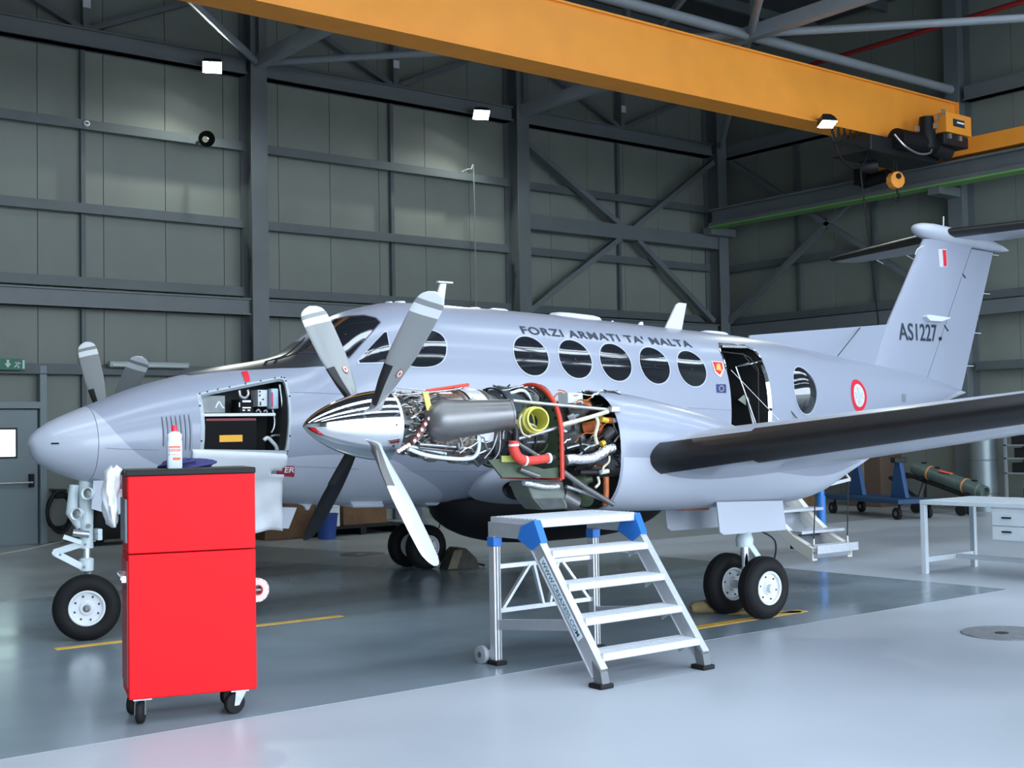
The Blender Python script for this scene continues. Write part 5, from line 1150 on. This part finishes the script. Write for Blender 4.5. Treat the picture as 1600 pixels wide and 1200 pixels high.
# white protective cover hung over the sill of the open nose bay
b = MB(); NXc, NZc = 26, 22; tl_, tr2 = hit(302, 702), hit(446, 709); rows = []
for i in range(NZc+1):
    v = i/NZc; row = []
    for k in range(NXc+1):
        u = k/NXc; x = tl_[0]-.01+(tr2[0]-tl_[0]+.02)*u; zt_ = tl_[2]+(tr2[2]-tl_[2])*u; zbm = .815-.03*u+.02*math.sin(u*9)
        z = zt_+(zbm-zt_)*v; y = -fy(x, max(z, 1.2))-.022-.022*math.sin(u*8+v*2.5)*v-.013*math.sin(u*21-v*7)*v-.010*math.sin(u*13+v*17)*v - .03*v
        if v < .02: y += .02
        row.append((x, y, z))
    rows.append(row)
b.loft(rows, cap=False, closed=False)
keep = []
for f in b.f:       # a notch in the right-hand edge
    cx_ = np.mean([b.v[i] for i in f], axis=0)
    keep.append(not (cx_[0] > tr2[0]-.10 and 1.262 < cx_[2] < 1.30))
b.f = [f for f, k_ in zip(b.f, keep) if k_]; b.m = b.m[:len(b.f)]
me = b.mesh('protective_cover'); me.materials.append(m_white_cl); cv_ = link('protective_cover', me, None, True, ang=80)
cv_.location = tuple(AO); cv_.rotation_euler = (0, 0, AANG); so = cv_.modifiers.new('t', 'SOLIDIFY'); so.thickness = .006; so.offset = 0
tag(cv_, 'white padded protective cover hanging from the open nose bay', 'cover')

# ================================================================== STEP LADDER
LX0, LX1, LYb, LYf = 5.205, 6.105, 6.87, 6.40
sl = empty('step_platform', (0, 0, 0)); tag(sl, 'aluminium step platform with four treads and blue corner brackets', 'step ladder')
b = MB(); b.box((LX0, LYf-.02, .945), (LX1, LYb+.02, 1.0)); pf = b.build('platform', m_tread, sl, bevel=.006)
for k in range(11): b = MB(); y = LYf+.005+k*.042; b.box((LX0+.01, y, 1.0), (LX1-.01, y+.02, 1.003)); b.build('platform_rib', m_tread, pf)
for x in (LX0, LX1):
    b = MB(); b.box((x-.014, LYf+.10, .865), (x+.014, LYb+.03, .965)); b.build('side_plate', m_alu, sl, bevel=.003)
    b = MB(); b.box((x-.03, LYb-.055, .028), (x+.03, LYb+.01, .87)); b.build('rear_leg', m_alu, sl, bevel=.008)
    for dx in (-.012, .012): b = MB(); b.box((x+dx-.003, LYb-.060, .03), (x+dx+.003, LYb-.055, .8)); b.build('leg_groove', m_exh, sl)
    b = MB(); b.box((x-.036, LYb-.062, .80), (x+.036, LYb+.016, .865)); b.build('leg_bracket', m_blue, sl, bevel=.005)
    b = MB(); b.box((x-.045, LYb-.09, 0), (x+.045, LYb+.03, .03)); b.build('rubber_foot', m_black, sl, bevel=.008)
    s0, s1 = np.array([x, LYf+.03, .90]), np.array([x, 5.80, .085])
    d_ = s1-s0; b = MB(); b.bar(s0, s1, .045, .105, (0, -.85, .5)); sg = b.build('stringer', m_alu, sl, bevel=.004)
    for e in (-1, 1):
        off = np.cross(d_/np.linalg.norm(d_), (1, 0, 0))*e*.052; b = MB(); b.bar(s0+off, s1+off, .056, .006, (0, -.85, .5)); b.build('stringer_lip', m_tread, sg)
    b = MB(); P = [(x-.03, LYf+.12, .955), (x-.03, LYf-.02, 1.0), (x-.03, LYf-.09, .86), (x-.03, LYf+.01, .80), (x-.03, LYf+.16, .865)]; b.prism(P, (.06, 0, 0)); b.build('corner_bracket', m_blue, sl, bevel=.006)
    b = MB(); b.loft([[(x-.03, 5.84, .16), (x+.03, 5.84, .16), (x+.03, 5.76, .10), (x-.03, 5.76, .10)], [(x-.03, 5.82, .03), (x+.03, 5.82, .03), (x+.03, 5.745, .03), (x-.03, 5.745, .03)]]); b.build('foot_socket', M('foot_grey', (.13, .14, .15), .5), sl)
    b = MB(); b.prism([(x-.055, 5.85, 0), (x+.055, 5.85, 0), (x+.055, 5.73, 0), (x-.055, 5.73, 0)], (0, 0, .03)); b.build('rubber_foot', m_black, sl, bevel=.008)
    b = MB(); b.bar((x, LYb-.03, .27), (x, 5.98, .36), .025, .07); b.build('lower_tie', m_alu, sl, bevel=.003)
for k in range(4):
    z = .80-k*.20; f = (.90-z)/(.90-.085); y = LYf+.03+(5.80-LYf-.03)*f
    b = MB(); b.box((LX0+.022, y-.10, z-.045), (LX1-.022, y+.11, z)); td = b.build('tread', m_tread, sl, bevel=.005)
    for j in range(5): b = MB(); yy = y-.09+j*.04; b.box((LX0+.03, yy, z), (LX1-.03, yy+.018, z+.003)); b.build('tread_rib', m_tread, td)
    for x in (LX0+.04, LX1-.04): b = MB(); b.prism([(x, y-.02, z-.045), (x, y+.08, z-.045), (x, y+.08, z-.11)], (.012, 0, 0)); b.build('tread_gusset', m_alu, td)
# rear lattice between the back legs
ly = LYb-.02
for z0 in (.66, .36): b = MB(); b.bar((LX0, ly, z0), (LX1, ly, z0), .022, .03); b.build('rear_rail', m_alu, sl)
for x0, x1 in ((LX0+.30, LX0+.06), (LX0+.34, LX0+.42), (LX1-.34, LX1-.42+.0), (LX1-.30, LX1-.06)): b = MB(); b.bar((x0, ly, .65), (x1, ly, .37), .02, .03, (0, 1, 0)); b.build('lattice_bar', m_alu, sl)
for x in (LX0-.055, LX1+.055): b = MB(); b.lathe([(-.018, .045), (-.015, .062), (.015, .062), (.018, .045)], (x, LYb+.07, .062), (1, 0, 0), 24); wl = b.build('transport_wheel', M('wheel_translucent_grey', (.30, .33, .36), .4), sl, True); b = MB(); b.lathe([(-.02, .02), (.02, .02)], (x, LYb+.07, .062), (1, 0, 0), 14); b.build('wheel_hub', m_exh, wl, True); b = MB(); b.bar((x, LYb+.07, .062), (x*.0+(LX0 if x < 5.5 else LX1), LYb-.02, .08), .02, .05); b.build('wheel_bracket', m_alu, wl)
# web address on the left stringer
s0, s1 = np.array([LX0-.024, LYf+.03, .90]), np.array([LX0-.024, 5.80, .085]); d_ = (s1-s0)/np.linalg.norm(s1-s0); up_ = np.cross((-1, 0, 0), d_); up_ = -up_ if up_[2] < 0 else up_
c0 = s0+d_*.21; c1 = s0+d_*.76
b = MB(); b.bar((c0+c1)/2-d_*.30, (c0+c1)/2+d_*.30, .003, .05, up_); b.build('sticker', M('sticker_pale', (.72, .80, .85), .4), sl)
text_on('sticker_lettering', 'WWW.CREAXESS.COM', .05, (c0+c1)/2+np.array([-.0035, 0, 0]), d_, up_, M('sticker_ink', (.03, .14, .20), .5), sl, fit=(.56, .034), offset=.0005)

# ================================================================== WORKBENCH
bx0, bx1, by0, by1, bz = 11.62, 12.60, 5.6, 7.84, .775
wbn = empty('workbench', (0, 0, 0)); tag(wbn, 'grey steel workbench with two drawers at the right', 'workbench')
b = MB(); b.box((bx0, by0, bz-.045), (bx1, by1, bz)); b.build('bench_top', m_galv, wbn, bevel=.004)
for x in (bx0+.03, bx1-.03):
    for y in (by1-.03, by0+.03): b = MB(); b.box((x-.028, y-.028, 0), (x+.028, y+.028, bz-.045)); b.build('leg', m_galv, wbn, bevel=.003)
b = MB(); b.box((bx0+.05, by1-.045, .12), (bx1-.05, by1-.015, .175)); b.build('end_rail', m_galv, wbn)
b = MB(); b.box(((bx0+bx1)/2+.1, by0+.05, .12), ((bx0+bx1)/2+.13, by1-.05, .17)); b.build('long_rail', m_galv, wbn)
b = MB(); b.box((bx0+.02, by0+.3, .40), (bx0+.60, 7.03, bz-.045)); du = b.build('drawer_unit', m_galv, wbn, bevel=.003)
for z0, z1 in ((.405, .54), (.55, .675)):
    b = MB(); b.box((bx0+.005, by0+.32, z0), (bx0+.02, 7.01, z1)); dw = b.build('drawer_front', m_galv, wbn, bevel=.003)
    b = MB(); b.box((bx0-.01, 6.80, (z0+z1)/2+.01), (bx0+.006, 6.90, (z0+z1)/2+.026)); b.build('drawer_handle', m_black, dw, bevel=.003)

# ================================================================== FLOOR THINGS
dc = MB(); p_ = GZ(1575, 990); dc.lathe([(0, .34), (.008, .33)], (p_[0], p_[1], 0), (0, 0, 1), 40); o = tag(dc.build('drain_cover', m_concretec), 'round iron cover in the light floor at the right', 'drain cover')
b = MB(); b.lathe([(.008, .05), (.012, .05)], (p_[0]-.05, p_[1]+.02, 0), (0, 0, 1), 14); b.build('lifting_boss', m_blackm, o)
dc = MB(); p_ = GZ(566, 866); dc.lathe([(0, .30), (.006, .29)], (p_[0], p_[1], .0015), (0, 0, 1), 36); o = tag(dc.build('drain_cover', M('drain_brown', (.12, .115, .11), .5, var=.3, scale=9)), 'round cover in the floor behind the propeller', 'drain cover')
b = MB(); b.lathe([(.007, .06), (.009, .06)], (p_[0]-.03, p_[1], .0), (0, 0, 1), 14); b.build('lifting_boss', m_silver, o)
# chocks
c1_ = GZ(1112, 958); ck = empty('sandbag_chock', (c1_[0], c1_[1], 0)); tag(ck, 'sand-coloured canvas wheel chock by the near main wheel', 'chock')
b = MB(); b.tube([(-.20, .05, .055), (-.17, .045, .06), (0, 0, .062), (.15, -.04, .06), (.19, -.05, .05)], [.025, .05, .062, .058, .03], 16); b.build('bag', m_canvas, ck, True); b = MB(); b.tube([(.19, -.05, .05), (.23, -.06, .04)], .018, 10); b.tube(catmull([(.23, -.06, .04), (.30, -.09, .012), (.40, -.10, .010)], 4), .006, 6); b.build('tie_cord', m_wood, ck, True)
c2_ = GZ(712, 889); ck = empty('ribbed_chock', (c2_[0]+.05, c2_[1], 0), -.2); tag(ck, 'dark ribbed wheel chock behind the far main wheel', 'chock')
b = MB(); b.prism([(-.20, -.10, 0), (.22, -.10, 0), (.18, -.10, .12), (.05, -.10, .24), (-.06, -.10, .25), (-.12, -.10, .20)], (0, .24, 0)); cb_ = b.build('chock_body', M('chock_dark', (.055, .05, .04), .8, var=.3, scale=12), ck, bevel=.012)
for k in range(10): b = MB(); z = .02+k*.021; b.box((-.19+z*.38, -.112, z), (-.08+z*.38, -.10, z+.012)); b.build('chock_rib', m_tanpl, cb_)
b = MB(); b.tube([(.2, -.05, .05), (.28, -.07, .03), (.31, -.03, .02), (.24, -.02, .04)], .012, 8); b.build('rope_loop', m_blackm, ck, True)
# tail stand
ts = GZ(1285, 867); tz = 1.19
so_ = empty('tail_stand', (ts[0], ts[1], 0)); tag(so_, 'blue steel stand on a round base under the tail', 'stand')
b = MB(); b.lathe([(0, .17), (.02, .165), (.025, .05)], (0, 0, 0), (0, 0, 1), 32); b.build('base_plate', m_blackm, so_, True); b = MB(); b.lathe([(.02, .055), (.72, .055), (.722, .045), (tz, .045)], (0, 0, 0), (0, 0, 1), 20); b.build('stand_tube', m_bluem, so_, True, ang=30)
b = MB(); b.lathe([(tz, .03), (tz+.05, .08), (tz+.07, .08)], (0, 0, 0), (0, 0, 1), 20); b.build('saddle', m_blackm, so_, True)
# cord trailing along the floor at the left
p0, p1 = WY(0, 866, 16.5), GZ(112, 842)
b = MB(); b.tube(catmull([(3.2, 17.6, .01), (4.6, 17.4, .01), GZ(0, 866, .01), GZ(45, 858, .01), GZ(75, 851, .012), GZ(100, 846, .012)], 6), .012, 6); tag(b.build('extension_lead', M('cord_grey', (.45, .47, .46), .6), None, True), 'thin pale cord lying across the floor at the left', 'cord')
# hose coil and dark machine by the door
hc = empty('hose_reel', (6.36, YB-.35, .48)); tag(hc, 'coiled black hose hanging on the back wall beside the door', 'hose')
for k in range(4):
    b = MB(); b.tube([(.17*(1+.05*k)*math.cos(t), -.02-.03*k, .26*(1+.04*k)*math.sin(t)+.02*math.sin(3*t+k)) for t in [2*PI*j/36 for j in range(37)]], .026, 8, False); b.build('hose_turn', m_black, hc, True)
b = MB(); b.box((-.08, -.12, .20), (.10, .06, .34)); b.build('hanger', m_black, hc, bevel=.02)
b = MB(); b.box((-.02, .0, .30), (.02, .36, .34)); b.build('wall_arm', m_steel, hc)
mc = empty('floor_machine', (7.05, 18.6, 0)); tag(mc, 'dark floor-cleaning machine standing behind the nose wheel', 'machine')
b = MB(); b.loft([sq(.55, .32, .09), sq(.58, .34, .2), sq(.55, .33, .42), sq(.42, .28, .58), sq(.36, .24, .60)]); b.build('machine_body', m_black, mc, True); b = MB(); b.loft([sq(.30, .24, .60), sq(.28, .22, .85), sq(.22, .18, .92)]); b.build('machine_tank', M('tank_navy', (.02, .02, .07), .5), mc, True)
for x in (-.4, .4):
    for y in (-.22, .22): b = MB(); b.lathe([(-.03, .085), (.03, .085)], (x, y, .09), (0, 1, 0), 18); b.build('machine_wheel', m_rubber, mc, True)
# crates along the back
def crate(name, lab, cat, x0, x1, y0, y1, z0, z1, mat, strap=None):
    o = empty(name, ((x0+x1)/2, (y0+y1)/2, z0)); tag(o, lab, cat); hx, hy, h = (x1-x0)/2, (y1-y0)/2, z1-z0
    b = MB(); b.box((-hx, -hy, 0), (hx, hy, h)); b.build('box_body', mat, o, bevel=.01)
    b = MB(); b.box((-hx-.004, -.03, .0), (hx+.004, .03, h+.004)); b.box((-hx-.002, -hy-.004, h-.06), (hx+.002, hy+.004, h-.045)); b.build('box_tape', strap or m_tanpl, o)
    return o
crate('wooden_crate', 'brown crate on the floor seen under the nose, left of the blue bucket', 'crate', 8.75, 9.62, 17.2, 18.0, .0015, .62, m_wood)
crate('wooden_crate', 'brown crate standing on the dark pallet behind the propeller', 'crate', 10.05, 10.85, 17.1, 17.9, .15, .66, m_wood)
b = MB()
pal = empty('dark_pallet', (10.36, 17.5, 0)); tag(pal, 'low dark pallet holding a crate and a white box', 'pallet')
for k in range(5): b = MB(); b.box((-.72, -.5+k*.22, .11), (.72, -.5+k*.22+.16, .15)); b.build('slat', m_black, pal)
for k in range(3): b = MB(); b.box((-.72+k*.66, -.5, .0015), (-.72+k*.66+.1, .54, .11)); b.build('bearer', m_black, pal)
crate('white_box', 'white box on the pallet between the propeller blades', 'box', 9.63, 9.96, 17.05, 17.4, .15, .50, M('box_white', (.72, .76, .78), .5), m_wmark)
bu = empty('blue_bucket', (9.55, 16.75, .0015)); tag(bu, 'blue plastic bucket on the floor under the nose', 'bucket')
b = MB(); b.lathe([(0, .11), (.0, .13), (.36, .17), (.37, .18), (.38, .18), (.38, .165), (.05, .12)], (0, 0, 0), (0, 0, 1), 24, cap=False); b.build('pail', M('bucket_blue', (.03, .08, .32), .45), bu, True, ang=40); b = MB(); b.tube([(.17*math.cos(t), .02, .36-.14*math.sin(t)) for t in np.linspace(0, PI, 12)], .006, 6); b.build('bail_handle', m_silver, bu, True); b = MB(); b.lathe([(.001, .11), (.02, .115)], (0, 0, 0), (0, 0, 1), 24); b.build('pail_bottom', MATS['bucket_blue'], bu)
# far trolleys with pods at the right
def trolley(name, lab, x, y, rz, ln=1.9):
    o = empty(name, (x, y, 0), rz); tag(o, lab, 'trolley')
    b = MB(); b.box((-ln/2, -.38, .26), (ln/2, .38, .34)); b.build('deck', M('trolley_blue', (.015, .05, .12), .5), o, bevel=.01)
    for xx in (-ln/2+.15, ln/2-.15):
        for yy in (-.3, .3): b = MB(); b.lathe([(-.03, .10), (.03, .10)], (xx, yy, .102), (0, 1, 0), 20); wl = b.build('trolley_wheel', m_rubber, o, True); b = MB(); b.lathe([(-.033, .04), (.033, .04)], (xx, yy, .102), (0, 1, 0), 14); b.build('wheel_disc', m_exh, wl, True); b = MB(); b.box((xx-.03, yy-.06, .10), (xx+.03, yy-.04, .27)); b.build('wheel_fork', m_blackm, o)
    for xx in (-ln*.28, ln*.28):
        b = MB(); b.prism([(xx-.22, -.04, .34), (xx+.22, -.04, .34), (xx+.06, -.04, .95), (xx-.06, -.04, .95)], (0, .08, 0)); b.build('trestle', M('trestle_blue', (.012, .06, .17), .5), o, bevel=.01)
        b = MB(); b.box((xx-.07, -.12, .93), (xx+.07, .12, 1.02)); b.build('saddle_block', m_blackm, o, bevel=.01)
    return o
trolley('equipment_trolley', 'blue trolley with upright trestles in the far corner beside the brown box', 18.5, 13.3, 1.23, 2.2)
pq0, pq1 = np.array([19.60, 13.30, .80]), np.array([19.36, 11.78, .40]); pd_ = (pq1-pq0)/np.linalg.norm(pq1-pq0); pl_n = np.linalg.norm(pq1-pq0)
po2 = empty('store_pod', (0, 0, 0)); tag(po2, 'olive grey cylindrical pod with orange straps on a sloping cradle', 'pod')
b = MB(); b.lathe([(-.03, .06), (0, .11), (.10, .128), (pl_n-.12, .128), (pl_n-.10, .115), (pl_n, .115), (pl_n, .09), (pl_n-.08, .08)], pq0, pd_, 32); b.build('pod_body', m_olive, po2, True, ang=30)
for f in (.24, .74):
    b = MB(); b.lathe([(-.018, .129), (-.018, .134), (.018, .134), (.018, .129)], pq0+pd_*pl_n*f, pd_, 32, cap=False); b.build('orange_strap', M('strap_orange', (.62, .26, .09), .6), po2, True)
for f in (.14, .34, .86):
    q = pq0+pd_*pl_n*f; b = MB(); b.box((q[0]-.03, q[1]-.04, q[2]+.115), (q[0]+.03, q[1]+.04, q[2]+.16)); b.build('lug', m_blackm, po2, bevel=.008)
q = pq0+pd_*pl_n*.48; b = MB(); b.bar(q+np.array([-.05, .12, .15]), q+np.array([-.05, -.12, .10]), .10, .02); b.build('safety_flag', M('flag_orange', (.85, .13, .05), .6), po2, bevel=.005)
dn = np.array([0, 0, -.17]); b = MB(); b.bar(pq0+dn-pd_*.2, pq1+dn, .10, .06); b.build('cradle_beam', m_blackm, po2, bevel=.01)
for f in (.15, .8):
    q = pq0+pd_*pl_n*f; b = MB(); b.bar(q+np.array([-.13, 0, -.12]), q+np.array([.13, 0, -.12]), .08, .06); b.build('cradle_pad', m_blackm, po2)
    b = MB(); b.bar(q+dn, (q[0]-.14, q[1]+.1, .10), .05); b.bar(q+dn, (q[0]+.14, q[1]+.1, .10), .05); b.build('cradle_leg', m_blackm, po2)
    for sx in (-.14, .14): b = MB(); b.lathe([(-.03, .10), (.03, .10)], (q[0]+sx, q[1]+.1, .102), (1, 0, 0), 20); b.build('cradle_wheel', m_rubber, po2, True)
b = MB(); b.bar(pq0+dn, (pq0[0]-.12, pq0[1]+.45, .62), .05); b.bar((pq0[0]-.12, pq0[1]+.45, .62), (pq0[0]-.1, pq0[1]-.2, .2), .05); b.build('cradle_strut', m_blackm, po2)
crate('cardboard_carton', 'tall brown carton beside the blue tail stand', 'carton', 19.3, 20.2, 16.0, 16.9, .0015, 1.25, m_wood)
crate('cardboard_carton', 'dark brown carton against the right wall behind the trolley', 'carton', 20.4, 21.1, 14.6, 15.4, .0015, 1.1, M('carton_dark', (.09, .06, .04), .8))
b = MB(); b.lathe([(0, .24), (1.75, .24)], (20.6, 12.55, .0), (0, 0, 1), 24)
bt_ = tag(b.build('standing_duct', M('duct_grey', (.20, .24, .25), .4, metal=.4), None, True, ang=40), 'tall grey round duct standing by the right wall', 'duct'); b = MB(); [b.lathe([(z, .245), (z+.03, .245)], (20.6, 12.55, 0), (0, 0, 1), 24) for z in (.3, .9, 1.5)]; b.build('duct_band', m_steel, bt_, True)
sh = empty('storage_shelf', (20.75, 11.45, 0)); tag(sh, 'grey storage rack at the right edge with boxes on its shelves', 'shelf')
for x in (-.3, .3):
    for y in (-.55, .58): b = MB(); b.box((x-.02, y-.02, 0), (x+.02, y+.02, 2.0)); b.build('upright', m_steel_l, sh)
for z in (.25, .69, .95, 1.18, 1.6, 1.98): b = MB(); b.box((-.32, -.57, z-.012), (.32, .60, z+.012)); b.build('shelf_board', m_steel_l, sh)
for k, (z, y0, y1) in enumerate([(.262, -.4, .3), (.702, .05, .5), (.962, -.1, .45), (1.192, .1, .5)]):
    b = MB(); b.box((20.75-.25, 11.45+y0, z), (20.75+.2, 11.45+y1, z+.17)); o = b.build('dark_carton', m_blackm, None, bevel=.01); tag(o, ['dark carton on the lowest board of the storage rack', 'dark carton on the second board of the storage rack', 'dark carton on the third board of the storage rack', 'dark carton on the fourth board of the storage rack'][k], 'carton')
    b = MB(); b.box((20.75-.252, 11.45+y0+.05, z+.06), (20.75-.25, 11.45+y0+.15, z+.11)); b.build('carton_label', m_wmark, o)
